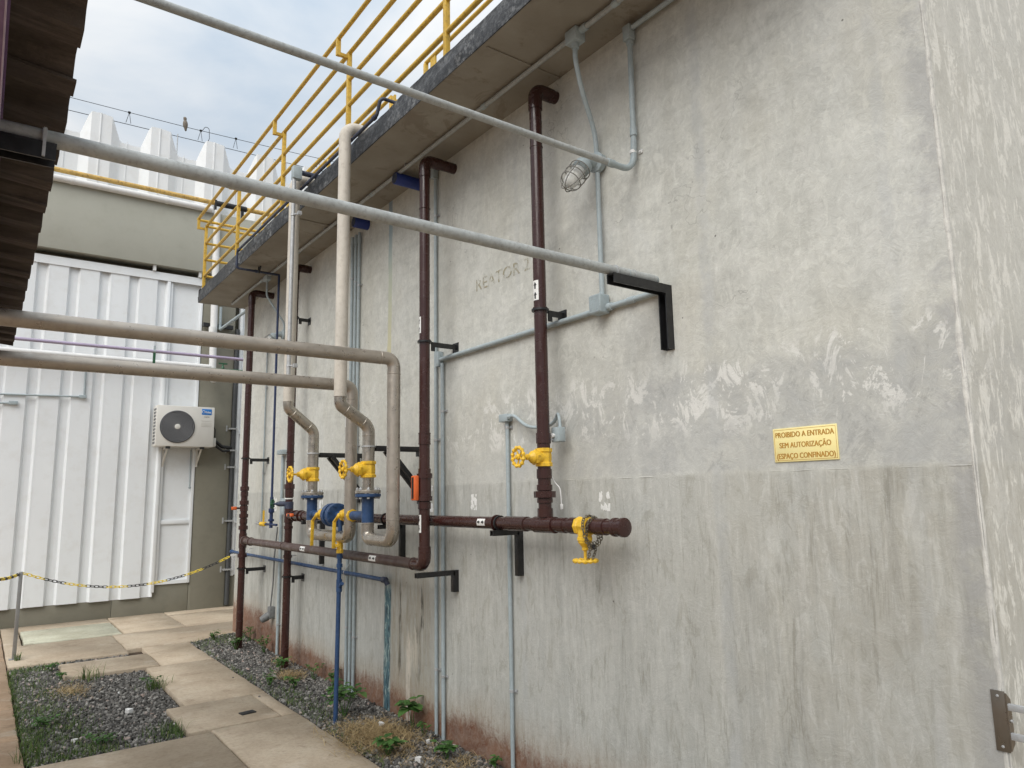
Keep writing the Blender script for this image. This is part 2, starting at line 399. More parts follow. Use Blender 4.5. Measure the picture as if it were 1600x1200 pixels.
def soil_mat():
    n = NT('brown_soil')
    c = n.ramp(n.noise(9, 8, 0.7), [(0.3, (0.035, 0.026, 0.019)), (0.6, (0.085, 0.060, 0.042)), (0.75, (0.13, 0.095, 0.068))])
    return n.fin(c, 0.95, 0, n.bump(n.noise(30, 8, 0.7), 0.7, 0.02), 0.2)
M['soil'] = soil_mat()

def ground_mat():
    n = NT('yard_ground')
    c = n.ramp(n.noise(0.6, 8, 0.65), [(0.3, (0.16, 0.11, 0.075)), (0.7, (0.28, 0.21, 0.15))])
    return n.fin(c, 0.95, 0, n.bump(n.noise(20, 6), 0.4, 0.01), 0.2)
M['ground'] = ground_mat()

def island_mat(name, stops, rough=0.8, trans=0.0):
    n = NT(name)
    r = n.geo.outputs['Random Per Island']
    c = n.ramp(r, stops)
    c = n.mix(c, n.ramp(n.noise(40, 4), [(0.3, 0.75), (0.7, 1.15)]), 0.8, 'MULTIPLY')
    if trans:
        n.b.inputs['Subsurface Weight'].default_value = 0.0
        tr = n.t.nodes.new('ShaderNodeBsdfTranslucent')
        n.link(c, tr.inputs['Color'])
        ms = n.t.nodes.new('ShaderNodeMixShader')
        ms.inputs[0].default_value = trans
        out = n.t.nodes['Material Output']
        n.t.links.new(n.b.outputs[0], ms.inputs[1])
        n.t.links.new(tr.outputs[0], ms.inputs[2])
        n.t.links.new(ms.outputs[0], out.inputs['Surface'])
    return n.fin(c, rough, 0, None, 0.3)
M['stone'] = island_mat('grey_crushed_stone', [(0.0, (0.048, 0.046, 0.042)), (0.45, (0.115, 0.109, 0.101)), (0.8, (0.205, 0.196, 0.18)), (0.96, (0.34, 0.325, 0.30)), (1.0, (0.40, 0.30, 0.26))])
M['leaf'] = island_mat('green_weed_leaf', [(0.0, (0.050, 0.125, 0.030)), (0.6, (0.095, 0.205, 0.050)), (1.0, (0.16, 0.27, 0.085))], 0.55, 0.3)
M['grass'] = island_mat('green_grass_blade', [(0.0, (0.050, 0.095, 0.026)), (0.6, (0.10, 0.165, 0.045)), (1.0, (0.19, 0.22, 0.08))], 0.7, 0.2)
M['straw'] = island_mat('dry_straw', [(0.0, (0.20, 0.135, 0.065)), (0.5, (0.38, 0.275, 0.135)), (1.0, (0.55, 0.43, 0.24))], 0.85, 0.15)
M['debris'] = island_mat('pale_debris', [(0.0, (0.6, 0.58, 0.55)), (1.0, (0.8, 0.8, 0.78))], 0.8)

def roof_mat():
    n = NT('dirty_fibre_cement')
    s = n.noise(1.0, 8, 0.7, 0.4, vec=n.vec((2.0, 16, 16)))
    c = n.ramp(s, [(0.3, (0.040, 0.032, 0.026)), (0.52, (0.080, 0.066, 0.055)), (0.7, (0.14, 0.118, 0.098))])
    d = n.ramp(n.noise(9, 8, 0.7), [(0.55, 0.0), (0.7, 1.0)])
    c = n.mix(c, (0.03, 0.023, 0.018), n.math('MULTIPLY', d, 0.5))
    return n.fin(c, 0.9, 0, n.bump(n.noise(45, 6, 0.7), 0.4, 0.006), 0.25)
M['roof'] = roof_mat()

def worn_stencil():
    n = NT('worn_ochre_stencil')
    c = n.ramp(n.noise(9, 5), [(0.3, (0.36, 0.325, 0.21)), (0.7, (0.44, 0.41, 0.30))])
    tr = n.t.nodes.new('ShaderNodeBsdfTransparent')
    ms = n.t.nodes.new('ShaderNodeMixShader')
    f = n.ramp(n.noise(22, 8, 0.75), [(0.42, 0.0), (0.60, 0.75)])
    n.t.links.new(f, ms.inputs[0])
    out = n.t.nodes['Material Output']
    n.t.links.new(tr.outputs[0], ms.inputs[1])
    n.t.links.new(n.b.outputs[0], ms.inputs[2])
    n.t.links.new(ms.outputs[0], out.inputs['Surface'])
    return n.fin(c, 0.9)
M['stencil'] = worn_stencil()

# ------------------------------------------------------------------ geometry helpers
V = Vector
WORLD = {}

class MB:
    """collects shapes; out() links them as ONE mesh object"""
    def __init__(self):
        self.v = []
        self.f = []
    def add(self, vs, fs):
        k = len(self.v)
        self.v += [tuple(p) for p in vs]
        self.f += [tuple(i + k for i in f) for f in fs]
        return self
    def box(self, a, b, bev=0.0):
        a, b = V(a), V(b)
        lo = V((min(a.x, b.x), min(a.y, b.y), min(a.z, b.z)))
        hi = V((max(a.x, b.x), max(a.y, b.y), max(a.z, b.z)))
        return self.obox((lo + hi) / 2, (hi - lo), None, bev)
    def obox(self, c, size, mat=None, bev=0.0):
        bm = bmesh.new()
        bmesh.ops.create_cube(bm, size=1.0)
        for v in bm.verts:
            v.co = V((v.co.x * size[0], v.co.y * size[1], v.co.z * size[2]))
        if bev > 0:
            bmesh.ops.bevel(bm, geom=bm.edges[:], offset=bev, segments=2, profile=0.5, affect='EDGES')
        if mat is not None:
            for v in bm.verts:
                v.co = mat @ v.co
        for v in bm.verts:
            v.co += V(c)
        bm.verts.index_update()
        self.add([v.co[:] for v in bm.verts], [[v.index for v in f.verts] for f in bm.faces])
        bm.free()
        return self
    def bar(self, p, q, w, h, up=(0, 0, 1), bev=0.0):
        p, q = V(p), V(q)
        d = (q - p)
        L = d.length
        d.normalize()
        u = V(up)
        if abs(u.dot(d)) > 0.95:
            u = V((1, 0, 0))
        s = d.cross(u).normalized()
        u = s.cross(d).normalized()
        m = Matrix((s, d, u)).transposed()
        return self.obox((p + q) / 2, (w, L, h), m, bev)
    def tube(self, path, r, bend=0.0, seg=16, cap=True, closed=False, nb=7):
        pts = fillet([V(p) for p in path], bend, nb) if bend > 0 else [V(p) for p in path]
        n = len(pts)
        rings = []
        rr = r if isinstance(r, (list, tuple)) else [r] * n
        tang = []
        for i in range(n):
            if closed:
                t = pts[(i + 1) % n] - pts[i - 1]
            elif i == 0:
                t = pts[1] - pts[0]
            elif i == n - 1:
                t = pts[-1] - pts[-2]
            else:
                t = (pts[i + 1] - pts[i]).normalized() + (pts[i] - pts[i - 1]).normalized()
            tang.append(t.normalized())
        u = tang[0].orthogonal().normalized()
        k0 = len(self.v)
        for i in range(n):
            t = tang[i]
            u = (u - t * u.dot(t))
            u = u.normalized() if u.length > 1e-6 else t.orthogonal().normalized()
            w = t.cross(u)
            for s in range(seg):
                a = 2 * PI * s / seg
                self.v.append(tuple(pts[i] + (u * math.cos(a) + w * math.sin(a)) * rr[i]))
        m = n if closed else n - 1
        for i in range(m):
            j = (i + 1) % n
            for s in range(seg):
                s2 = (s + 1) % seg
                self.f.append((k0 + i * seg + s, k0 + i * seg + s2, k0 + j * seg + s2, k0 + j * seg + s))
        if cap and not closed:
            self.f.append(tuple(k0 + s for s in reversed(range(seg))))
            self.f.append(tuple(k0 + (n - 1) * seg + s for s in range(seg)))
        return self
    def lathe(self, prof, org, axis, seg=24, squash=None):
        """prof: (radius, distance along axis)"""
        a = V(axis).normalized()
        u = a.orthogonal().normalized()
        w = a.cross(u)
        org = V(org)
        k0 = len(self.v)
        n = len(prof)
        for r, t in prof:
            for s in range(seg):
                an = 2 * PI * s / seg
                self.v.append(tuple(org + a * t + (u * math.cos(an) + w * math.sin(an)) * max(r, 1e-4)))
        for i in range(n - 1):
            for s in range(seg):
                s2 = (s + 1) % seg
                self.f.append((k0 + i * seg + s, k0 + i * seg + s2, k0 + (i + 1) * seg + s2, k0 + (i + 1) * seg + s))
        self.f.append(tuple(k0 + s for s in reversed(range(seg))))
        self.f.append(tuple(k0 + (n - 1) * seg + s for s in range(seg)))
        return self
    def ring(self, c, axis, r, w, t=0.004):
        """a collar of outer radius r+t and width w"""
        return self.lathe([(r, -w / 2), (r + t, -w / 2 + t * 0.4), (r + t, w / 2 - t * 0.4), (r, w / 2)], c, axis, 22)
    def prism(self, poly, o, ux, uy, nrm, th):
        """2D polygon in plane (ux, uy) at o, extruded th along nrm"""
        o, ux, uy, nrm = V(o), V(ux), V(uy), V(nrm)
        k = len(poly)
        a = [o + ux * p[0] + uy * p[1] for p in poly]
        b = [p + nrm * th for p in a]
        fs = [tuple(reversed(range(k))), tuple(range(k, 2 * k))]
        fs += [(i, (i + 1) % k, k + (i + 1) % k, k + i) for i in range(k)]
        return self.add(a + b, fs)

def fillet(pts, r, nb=7):
    out = [pts[0]]
    for i in range(1, len(pts) - 1):
        a, b, c = pts[i - 1], pts[i], pts[i + 1]
        d1, d2 = (a - b), (c - b)
        l1, l2 = d1.length, d2.length
        d1.normalize()
        d2.normalize()
        ang = math.acos(max(-1, min(1, d1.dot(d2))))
        if ang > PI - 0.02:
            out.append(b)
            continue
        t = min(r / math.tan(ang / 2), l1 * 0.49, l2 * 0.49)
        rad = t * math.tan(ang / 2)
        bis = (d1 + d2).normalized()
        cen = b + bis * (rad / math.sin(ang / 2))
        p, q = b + d1 * t - cen, b + d2 * t - cen
        tot = p.angle(q)
        ax = p.cross(q).normalized()
        for k in range(nb + 1):
            out.append(cen + Matrix.Rotation(tot * k / nb, 3, ax) @ p)
    out.append(pts[-1])
    return out

def smooth(pts, n=6):
    """Catmull-Rom through the points"""
    pts = [V(p) for p in pts]
    e = [pts[0] * 2 - pts[1]] + pts + [pts[-1] * 2 - pts[-2]]
    r = []
    for i in range(1, len(e) - 2):
        a, b, c, d = e[i - 1:i + 3]
        for k in range(n):
            t = k / n
            r.append(0.5 * (2 * b + (c - a) * t + (2 * a - 5 * b + 4 * c - d) * t * t + (3 * b - a - 3 * c + d) * t ** 3))
    r.append(pts[-1])
    return r

def wloc(o):
    return WORLD.get(o.name, V((0, 0, 0))) if o is not None else V((0, 0, 0))

def finish_mesh(me, mat, ang=38):
    me.materials.append(M[mat] if isinstance(mat, str) else mat)
    me.polygons.foreach_set('use_smooth', [True] * len(me.polygons))
    me.set_sharp_from_angle(angle=R(ang))
    me.update()

def out(name, mb, mat, parent=None, ang=38, org=None):
    """link the collected shapes as one mesh object, origin at its own middle"""
    vs = np.array(mb.v, dtype=float)
    c = V(((vs[:, k].min() + vs[:, k].max()) / 2 for k in range(3))) if org is None else V(org)
    me = bpy.data.meshes.new(name)
    me.from_pydata([tuple(p) for p in (vs - np.array(c))], [], mb.f)
    finish_mesh(me, mat, ang)
    o = bpy.data.objects.new(name, me)
    COL.objects.link(o)
    o.location = c - wloc(parent)
    if parent is not None:
        o.parent = parent
    WORLD[o.name] = c
    return o

def share(name, me_obj, loc, parent=None, rot=None, scale=None):
    """another piece that shares mesh data"""
    o = bpy.data.objects.new(name, me_obj.data)
    COL.objects.link(o)
    o.location = V(loc) - wloc(parent)
    if rot is not None:
        o.rotation_euler = rot
    if scale is not None:
        o.scale = scale
    if parent is not None:
        o.parent = parent
    WORLD[o.name] = V(loc)
    return o

def tag(o, label, cat, group=None, kind=None):
    if label:
        o['label'] = label
    if cat:
        o['category'] = cat
    if group:
        o['group'] = group
    if kind:
        o['kind'] = kind
    return o

def thing(name, label, cat, loc, group=None):
    o = bpy.data.objects.new(name, None)
    COL.objects.link(o)
    o.location = loc
    o.empty_display_size = 0.1
    WORLD[o.name] = V(loc)
    return tag(o, label, cat, group)

def text_mb(body, height, o, ux, uy, nrm, width=None, off=0.0, th=0.0006, align='LEFT'):
    cu = bpy.data.curves.new('lettering', 'FONT')
    cu.body = body
    cu.size = 1.0
    cu.offset = off if off <= 0.02 else 0.0
    cu.resolution_u = 3
    to = bpy.data.objects.new('lettering', cu)
    COL.objects.link(to)
    dg = bpy.context.evaluated_depsgraph_get()
    me = bpy.data.meshes.new_from_object(to.evaluated_get(dg))
    xs = [v.co.x for v in me.vertices]
    ys = [v.co.y for v in me.vertices]
    k = height / 0.72
    kx = k if width is None else width / (max(xs) - min(xs))
    x0 = min(xs)
    mb = MB()
    o, ux, uy, nrm = V(o), V(ux), V(uy), V(nrm)
    for q in ((0,) if off <= 0.02 else (-2, -1, 0, 1, 2)):
        s = q * off * k * 0.25
        mb.add([o + ux * ((v.co.x - x0) * kx + s) + uy * (v.co.y * k) + nrm * (th + 0.00012 * q) for v in me.vertices], [tuple(p.vertices) for p in me.polygons])
    bpy.data.objects.remove(to)
    bpy.data.curves.remove(cu)
    bpy.data.meshes.remove(me)
    return mb

# frames: the tank wall lies in x = 2.66 and faces -x; +y runs away along it; the camera stands at x = y = 0
WX = 2.66

def cyl_patch(o, axis, start, r, a0, a1, t0, t1, na=8):
    """part of a cylinder skin: angles a0..a1 about axis measured from direction start"""
    a = V(axis).normalized()
    s = V(start).normalized()
    w = a.cross(s)
    mb = MB()
    vs = []
    for t in (t0, t1):
        for k in range(na + 1):
            an = a0 + (a1 - a0) * k / na
            vs.append(V(o) + a * t + (s * math.cos(an) + w * math.sin(an)) * r)
    n = na + 1
    mb.add(vs, [(k, k + 1, n + k + 1, n + k) for k in range(na)])
    return mb

def cyl_poly(o, axis, start, r, a_mid, pts):
    """flat print wrapped on a pipe: pts are (around, along) in metres"""
    a = V(axis).normalized()
    s = V(start).normalized()
    w = a.cross(s)
    mb = MB()
    mb.add([V(o) + a * t + (s * math.cos(a_mid + u / r) + w * math.sin(a_mid + u / r)) * r for u, t in pts], [tuple(range(len(pts)))])
    return mb

def arrow_label(parent, o, axis, start, r, a_mid, flip=1, hw=0.021, n=2, L=0.058):
    """white pipe sticker with n black arrows along the pipe"""
    lab = out('arrow_label', cyl_patch(o, axis, start, r + 0.0012, a_mid - hw / r, a_mid + hw / r, -n * L / 2, n * L / 2), 'label_white', parent)
    for k in range(n):
        t0 = (k - (n - 1) / 2) * L
        h = L * 0.36 * flip
        pts = [(-0.0055, t0 - h), (0.0055, t0 - h), (0.0055, t0), (0.012, t0), (0.0, t0 + h), (-0.012, t0), (-0.0055, t0)]
        out('arrow', cyl_poly(o, axis, start, r + 0.0024, a_mid, pts), 'print_black', lab)
    return lab

def handwheel(name, parent, c, axis, r, mat, lobes=12, tr=0.009):
    a = V(axis).normalized()
    u = a.orthogonal().normalized()
    w = a.cross(u)
    mb = MB()
    n = lobes * 4
    rim = []
    rad = []
    for k in range(n):
        an = 2 * PI * k / n
        rim.append(V(c) + (u * math.cos(an) + w * math.sin(an)) * r)
        rad.append(tr * (1.0 + 0.34 * math.cos(lobes * an)))
    mb.tube(rim, rad, seg=8, closed=True)
    for k in range(5):
        an = 2 * PI * k / 5 + 0.3
        mb.tube([V(c) - a * 0.006, V(c) - a * 0.006 + (u * math.cos(an) + w * math.sin(an)) * r * 0.5, V(c) + (u * math.cos(an) + w * math.sin(an)) * r], 0.0055, seg=6)
    mb.lathe([(0.013, -0.012), (0.016, -0.008), (0.016, 0.006), (0.010, 0.010), (0.009, 0.016)], c, a, 12)
    return out(name, mb, mat, parent)

def gate_valve(parent, c, pipe_axis, stem_dir, pr, mat='yellow', wheel=0.052, reach=0.17, k=1.0):
    """bronze gate valve painted over: body with hexagonal ends, bonnet, stem, handwheel"""
    a = V(pipe_axis).normalized()
    s = V(stem_dir).normalized()
    c = V(c)
    b = MB()
    h = 0.060 * k
    b.lathe([(pr * 1.02, -h), (pr * 1.30, -h + 0.002), (pr * 1.30, -h + 0.020), (pr * 1.12, -h + 0.026), (pr * 1.18, -0.012), (pr * 1.18, 0.012), (pr * 1.12, h - 0.026), (pr * 1.30, h - 0.020), (pr * 1.30, h - 0.002), (pr * 1.02, h)], c, a, 8)
    b.lathe([(pr * 1.0, 0.0), (pr * 1.0, pr * 1.5), (pr * 0.9, pr * 1.62)], c, s, 20)
    body = out('valve', b, mat, parent, 30)
    bn = MB()
    t0 = pr * 1.45
    bn.lathe([(pr * 0.95, t0), (pr * 1.18, t0 + 0.003), (pr * 1.18, t0 + 0.017), (pr * 1.0, t0 + 0.020)], c, s, 6)
    bn.lathe([(pr * 1.0, t0 + 0.018), (pr * 0.95, t0 + 0.030), (pr * 0.62, t0 + 0.044), (pr * 0.46, t0 + 0.052), (pr * 0.46, t0 + 0.066), (pr * 0.3, t0 + 0.069)], c, s, 16)
    out('bonnet', bn, mat, body, 30)
    st = MB()
    st.tube([c + s * (t0 + 0.06), c + s * (reach - 0.002)], 0.0085, seg=10)
    out('stem', st, mat, body)
    handwheel('handwheel', body, c + s * reach, s, wheel, mat)
    return body

def clamp(parent, p, axis_is_z=True, r=0.0125, side='y', mat='galv'):
    """conduit saddle with two ears, on the tank wall"""
    mb = MB()
    p = V(p)
    mb.lathe([(r, -0.009), (r + 0.003, -0.008), (r + 0.003, 0.008), (r, 0.009)], p, (0, 0, 1) if axis_is_z else (0, 1, 0), 14)
    e = V((0, 1, 0)) if axis_is_z else V((0, 0, 1))
    for s in (-1, 1):
        q = p + e * s * (r + 0.010)
        mb.obox(q + V((WX - p.x - 0.004, 0, 0)), (0.005, 0.024 if axis_is_z else 0.018, 0.018 if axis_is_z else 0.024))
        mb.lathe([(0.005, 0), (0.005, 0.010), (0.002, 0.011)], q + V((WX - p.x - 0.004, 0, 0)), (-1, 0, 0), 6)
    return out('clamp', mb, mat, parent)

# ------------------------------------------------------------------ ground, paving, gravel
def sstep(a, b, x):
    t = max(0.0, min(1.0, (x - a) / (b - a)))
    return t * t * (3 - 2 * t)

g = MB()
g.add([(-400, -400, -0.10), (400, -400, -0.10), (400, 400, -0.10), (-400, 400, -0.10)], [(0, 1, 2, 3)])
tag(out('ground', g, 'ground'), 'bare brown yard ground under and around the paving', 'ground', kind='structure')

g = MB()
g.add([(-3.2, -4, -0.045), (2.75, -4, -0.045), (2.75, 11.76, -0.045), (-3.2, 11.76, -0.045)], [(0, 1, 2, 3)])
g.add([(2.75, 9.4, -0.045), (7.5, 9.4, -0.045), (7.5, 11.76, -0.045), (2.75, 11.76, -0.045)], [(0, 1, 2, 3)])
g.add([(2.75, -4, -0.045), (7.5, -4, -0.045), (7.5, 1.1, -0.045), (2.75, 1.1, -0.045)], [(0, 1, 2, 3)])
pavement = out('pavement', g, 'soil', org=(0, 4, -0.045))
tag(pavement, 'tan concrete slab paving between the tank and the white building', 'pavement', kind='structure')

def slab(x0, x1, y0, y1, mat='paving', z=0.0, gap=0.006, tilt=0.0, j=0.005):
    poly = []
    cs = [(x0 + gap, y0 + gap), (x1 - gap, y0 + gap), (x1 - gap, y1 - gap), (x0 + gap, y1 - gap)]
    for k in range(4):
        a, b = cs[k], cs[(k + 1) % 4]
        L = math.hypot(b[0] - a[0], b[1] - a[1])
        n = max(2, min(9, int(L / 0.14)))
        for i in range(n):
            t = i / n
            jj = 0 if i == 0 else j
            poly.append((a[0] + (b[0] - a[0]) * t + random.uniform(-jj, jj), a[1] + (b[1] - a[1]) * t + random.uniform(-jj, jj)))
    mb = MB()
    k = len(poly)
    cx, cy = (x0 + x1) / 2, (y0 + y1) / 2
    def ins(p, d):
        return (p[0] - d * (1 if p[0] > cx else -1), p[1] - d * (1 if p[1] > cy else -1))
    zz = lambda p: z + tilt * (p[1] - cy)
    lo = [(p[0], p[1], -0.06) for p in poly]
    mid = [(p[0], p[1], zz(p) - 0.007) for p in poly]
    top = [ins(p, 0.006) + (zz(p),) for p in poly]
    fs = [tuple(range(2 * k, 3 * k))]
    for i in range(k):
        i2 = (i + 1) % k
        fs += [(i, i2, k + i2, k + i), (k + i, k + i2, 2 * k + i2, 2 * k + i)]
    mb.add(lo + mid + top, fs)
    return out('paving_slab', mb, mat, pavement, 50)

for y0, y1 in ((-4, -1.2), (-1.2, 1.6), (1.6, 3.4), (3.4, 5.1), (5.1, 6.25), (6.25, 7.2), (7.2, 9.35), (9.35, 11.74)):
    slab(-0.75, 0.36, y0, y1, 'paving_red', z=random.uniform(-0.004, 0.0))
    slab(-3.2, -0.75, y0, y1, 'paving_red', z=random.uniform(-0.004, 0.0))
slab(0.36, 1.44, 8.95, 10.21)
slab(0.36, 0.54, 10.21, 11.74)
lid = slab(0.55, 1.57, 10.24, 11.28, 'lid', z=0.004, gap=0.012)
lid.name = 'inspection_lid'
slab(0.54, 1.58, 11.29, 11.74)
slab(1.58, 2.30, 10.24, 11.74)
slab(2.30, 3.6, 10.24, 11.40)
slab(2.30, 7.5, 11.40, 11.74)
slab(3.6, 7.5, 9.14, 11.40)
slab(1.44, 3.6, 9.14, 10.24)
slab(1.585, 2.08, 8.02, 9.14, z=-0.002)
slab(1.44, 2.08, 6.37, 8.02)
slab(0.77, 1.57, 8.03, 8.70, z=0.012, tilt=0.006, j=0.008)
slab(1.30, 1.955, 5.62, 6.37, z=0.002)
slab(1.955, 2.08, 5.62, 6.37, z=-0.002)
slab(0.37, 1.45, 3.45, 5.56)
slab(1.45, 2.08, 4.2, 5.62, z=-0.003)
slab(1.45, 2.08, 2.7, 4.2)
slab(0.36, 1.45, 1.6, 3.45)
slab(1.45, 2.08, 1.0, 2.7)
slab(0.36, 2.08, -1.2, 1.0, z=-0.002)
slab(0.36, 2.08, -4, -1.2)
slab(2.08, 7.5, -4, 1.0)

# gravel: thousands of small crushed stones, real geometry
ico = []
ph = (1 + 5 ** 0.5) / 2
for a in (-1, 1):
    for b in (-ph, ph):
        ico += [(0, a, b), (a, b, 0), (b, 0, a)]
bm = bmesh.new()
for p in ico:
    bm.verts.new(p)
hull = bmesh.ops.convex_hull(bm, input=bm.verts[:])
bm.verts.index_update()
ICO_V = np.array([v.co[:] for v in bm.verts]) / 1.9
ICO_F = np.array([[v.index for v in f.verts] for f in bm.faces])
bm.free()

def strip_z(x, y):
    return -0.012 + 0.05 * sstep(8.0, 9.3, y) * sstep(2.1, 2.5, x) + 0.012 * (mnoise.noise(V((x * 3, y * 3, 0.3))))

def gravel(name, label, spots, zf, smin, smax):
    P = np.array(spots)
    n = len(P)
    vs = np.repeat(ICO_V[None], n, 0)
    vs = vs * (1 + rng.uniform(-0.3, 0.3, (n, 12, 1)))
    s = rng.uniform(smin, smax, (n, 1, 1)) * rng.uniform(0.65, 1.25, (n, 1, 3))
    vs = vs * s
    q = rng.normal(size=(n, 4))
    q /= np.linalg.norm(q, axis=1)[:, None]
    w, x, y, z = q.T
    Rm = np.stack([np.stack([1 - 2 * (y * y + z * z), 2 * (x * y - z * w), 2 * (x * z + y * w)], -1),
                   np.stack([2 * (x * y + z * w), 1 - 2 * (x * x + z * z), 2 * (y * z - x * w)], -1),
                   np.stack([2 * (x * z - y * w), 2 * (y * z + x * w), 1 - 2 * (x * x + y * y)], -1)], 1)
    vs = np.einsum('nij,nkj->nki', Rm, vs)
    zs = np.array([zf(a, b) for a, b in P]) + rng.uniform(-0.012, 0.006, n)
    vs += np.concatenate([P, zs[:, None]], 1)[:, None, :]
    fs = (ICO_F[None] + (np.arange(n) * 12)[:, None, None]).reshape(-1, 3)
    me = bpy.data.meshes.new(name)
    me.from_pydata(vs.reshape(-1, 3).tolist(), [], fs.tolist())
    me.materials.append(M['stone'])
    o = bpy.data.objects.new(name, me)
    COL.objects.link(o)
    return tag(o, label, 'gravel', kind='stuff')

def scatter(x0, x1, y0, y1, step, ok):
    pts = []
    nx, ny = int((x1 - x0) / step), int((y1 - y0) / step)
    for i in range(nx):
        for k in range(ny):
            p = (x0 + (i + random.random()) * step, y0 + (k + random.random()) * step)
            if ok(*p):
                pts.append(p)
    return pts

pts = scatter(2.085, 2.655, 3.2, 9.13, 0.0165, lambda x, y: True) + scatter(2.085, 2.655, 1.0, 3.2, 0.03, lambda x, y: True)
pts += scatter(1.62, 2.07, 4.3, 9.0, 0.075, lambda x, y: random.random() < 0.9 * math.exp(-(2.08 - x) / 0.05))
gravel('gravel_bed', 'grey crushed stone strip along the foot of the tank wall', pts, strip_z, 0.007, 0.0165)

def in_bed(x, y):
    if x > 1.29 and y < 6.38:
        return False
    if x > 0.76 and 8.02 < y < 8.71:
        return False
    return not (x < 0.38)
def bed_z(x, y):
    return -0.022 + 0.010 * mnoise.noise(V((x * 3, y * 3, 2.3)))
pts = scatter(0.37, 1.435, 5.57, 8.94, 0.0175, in_bed)
gravel('gravel_bed', 'grey crushed stone bed with weeds in a square of the paving', pts, bed_z, 0.007, 0.0165)

# blades: grass and straw
def blades(name, label, cat, spots, mat, L, w, zf, lean, kind='stuff'):
    mb = MB()
    for x, y in spots:
        a = random.uniform(0, 2 * PI)
        l = L * random.uniform(0.45, 1.2)
        le = random.uniform(*lean)
        z0 = zf(x, y)
        d = V((math.cos(a), math.sin(a), 0))
        s = V((-d.y, d.x, 0)) * w * random.uniform(0.6, 1.3)
        base = V((x, y, z0))
        up = V((0, 0, 1))
        l1 = le * (0.95 if lean[0] > 0.85 else 0.6)
        m = base + d * l * 0.5 * math.sin(l1) + up * l * 0.5 * math.cos(l1)
        t = m + d * l * 0.5 * math.sin(min(le * 1.35, 1.9)) + up * l * 0.5 * math.cos(min(le * 1.35, 1.75))
        t.z = max(t.z, z0 + 0.002)
        mb.add([base - s, base + s, m + s * 0.8, m - s * 0.8, t], [(0, 1, 2, 3), (3, 2, 4)])
    me = bpy.data.meshes.new(name)
    me.from_pydata(mb.v, [], mb.f)
    me.materials.append(M[mat])
    o = bpy.data.objects.new(name, me)
    COL.objects.link(o)
    return tag(o, label, cat, kind=kind)

def blob_pts(cx, cy, rx, ry, n):
    return [(cx + random.gauss(0, rx), cy + random.gauss(0, ry)) for _ in range(n)]

gp = []
for _ in range(20000):
    x, y = random.uniform(0.37, 1.43), random.uniform(5.58, 8.92)
    dens = 0.95 * sstep(0.95, 0.42, x) * (0.45 + 0.55 * sstep(7.8, 6.2, y)) + 0.75 * sstep(6.1, 5.6, y) + 0.35 * sstep(8.3, 8.9, y) * sstep(0.9, 0.6, x)
    dens *= max(0.0, 0.55 + 1.1 * mnoise.noise(V((x * 3.5, y * 3.5, 7))))
    if random.random() < dens and in_bed(x, y):
        gp.append((x, y))
gp += [(0.365 + random.uniform(-0.02, 0.03), random.uniform(5.6, 8.8)) for _ in range(500)]
blades('grass_patch', 'short green grass and moss over the left of the stone bed', 'grass', gp, 'grass', 0.055, 0.0026, bed_z, (0.2, 1.3))
gp = [p for p in blob_pts(2.35, 8.85, 0.2, 0.18, 700) if 2.09 < p[0] < 2.65 and p[1] < 9.12]
gp += [(random.uniform(2.08, 2.13), random.uniform(4.2, 9.1)) for _ in range(500)]
gp += [p for p in blob_pts(2.2, 5.9, 0.06, 0.5, 600) if 2.09 < p[0] < 2.65]
blades('grass_patch', 'thin green grass in the stone strip by the tank', 'grass', gp, 'grass', 0.05, 0.0022, strip_z, (0.2, 1.3))

def tuft(label, x, y, n, L, zf, spread=0.03, mat='grass'):
    blades('grass_tuft', label, 'grass', blob_pts(x, y, spread, spread, n), mat, L, 0.0028, zf, (0.1, 0.9))
tuft('grass tuft at the edge of the loose slab in the stone bed', 0.95, 7.95, 60, 0.16, bed_z, 0.05)
tuft('grass tuft at the right edge of the stone bed, by the path', 1.38, 7.2, 70, 0.13, bed_z, 0.05)
tuft('grass tuft in the near right corner of the stone bed', 1.22, 5.75, 50, 0.12, bed_z, 0.05)
tuft('grass tuft at the foot of the steel chain post', 0.46, 9.30, 34, 0.11, lambda x, y: 0.0, 0.02)
tuft('tall grass tuft at the near left corner of the stone bed', 0.42, 5.75, 70, 0.13, bed_z, 0.06)

sp = [p for p in blob_pts(2.30, 4.72, 0.13, 0.20, 2600) if p[0] < 2.64]
blades('straw_pile', 'large pile of dry straw on the stones beside the blue standpipe', 'straw', sp, 'straw', 0.15, 0.0016, lambda x, y: strip_z(x, y) + 0.004 + 0.035 * math.exp(-((x - 2.3) ** 2 / 0.03 + (y - 4.75) ** 2 / 0.06)) * random.random(), (1.1, 1.55))
sp = blob_pts(2.42, 6.75, 0.06, 0.10, 500)
blades('straw_pile', 'small heap of dry straw near the brown standing pipes', 'straw', sp, 'straw', 0.11, 0.0016, lambda x, y: strip_z(x, y) + 0.03 * random.random(), (0.9, 1.5))
sp = blob_pts(2.53, 7.32, 0.05, 0.10, 200)
blades('straw_pile', 'wisp of dry straw behind the second brown standing pipe', 'straw', sp, 'straw', 0.10, 0.0016, lambda x, y: strip_z(x, y) + 0.03 * random.random(), (0.9, 1.5))
sp = blob_pts(0.78, 7.55, 0.07, 0.14, 420)
blades('straw_pile', 'dry yellow straw in the middle of the stone bed', 'straw', sp, 'straw', 0.11, 0.0016, lambda x, y: bed_z(x, y) + 0.02 * random.random(), (1.0, 1.55))
sp = blob_pts(2.45, 3.95, 0.10, 0.10, 260)
blades('straw_pile', 'dry straw on the stones in the nearest corner by the wall', 'straw', [p for p in sp if p[0] < 2.64], 'straw', 0.11, 0.0016, lambda x, y: strip_z(x, y) + 0.02 * random.random(), (1.0, 1.55))

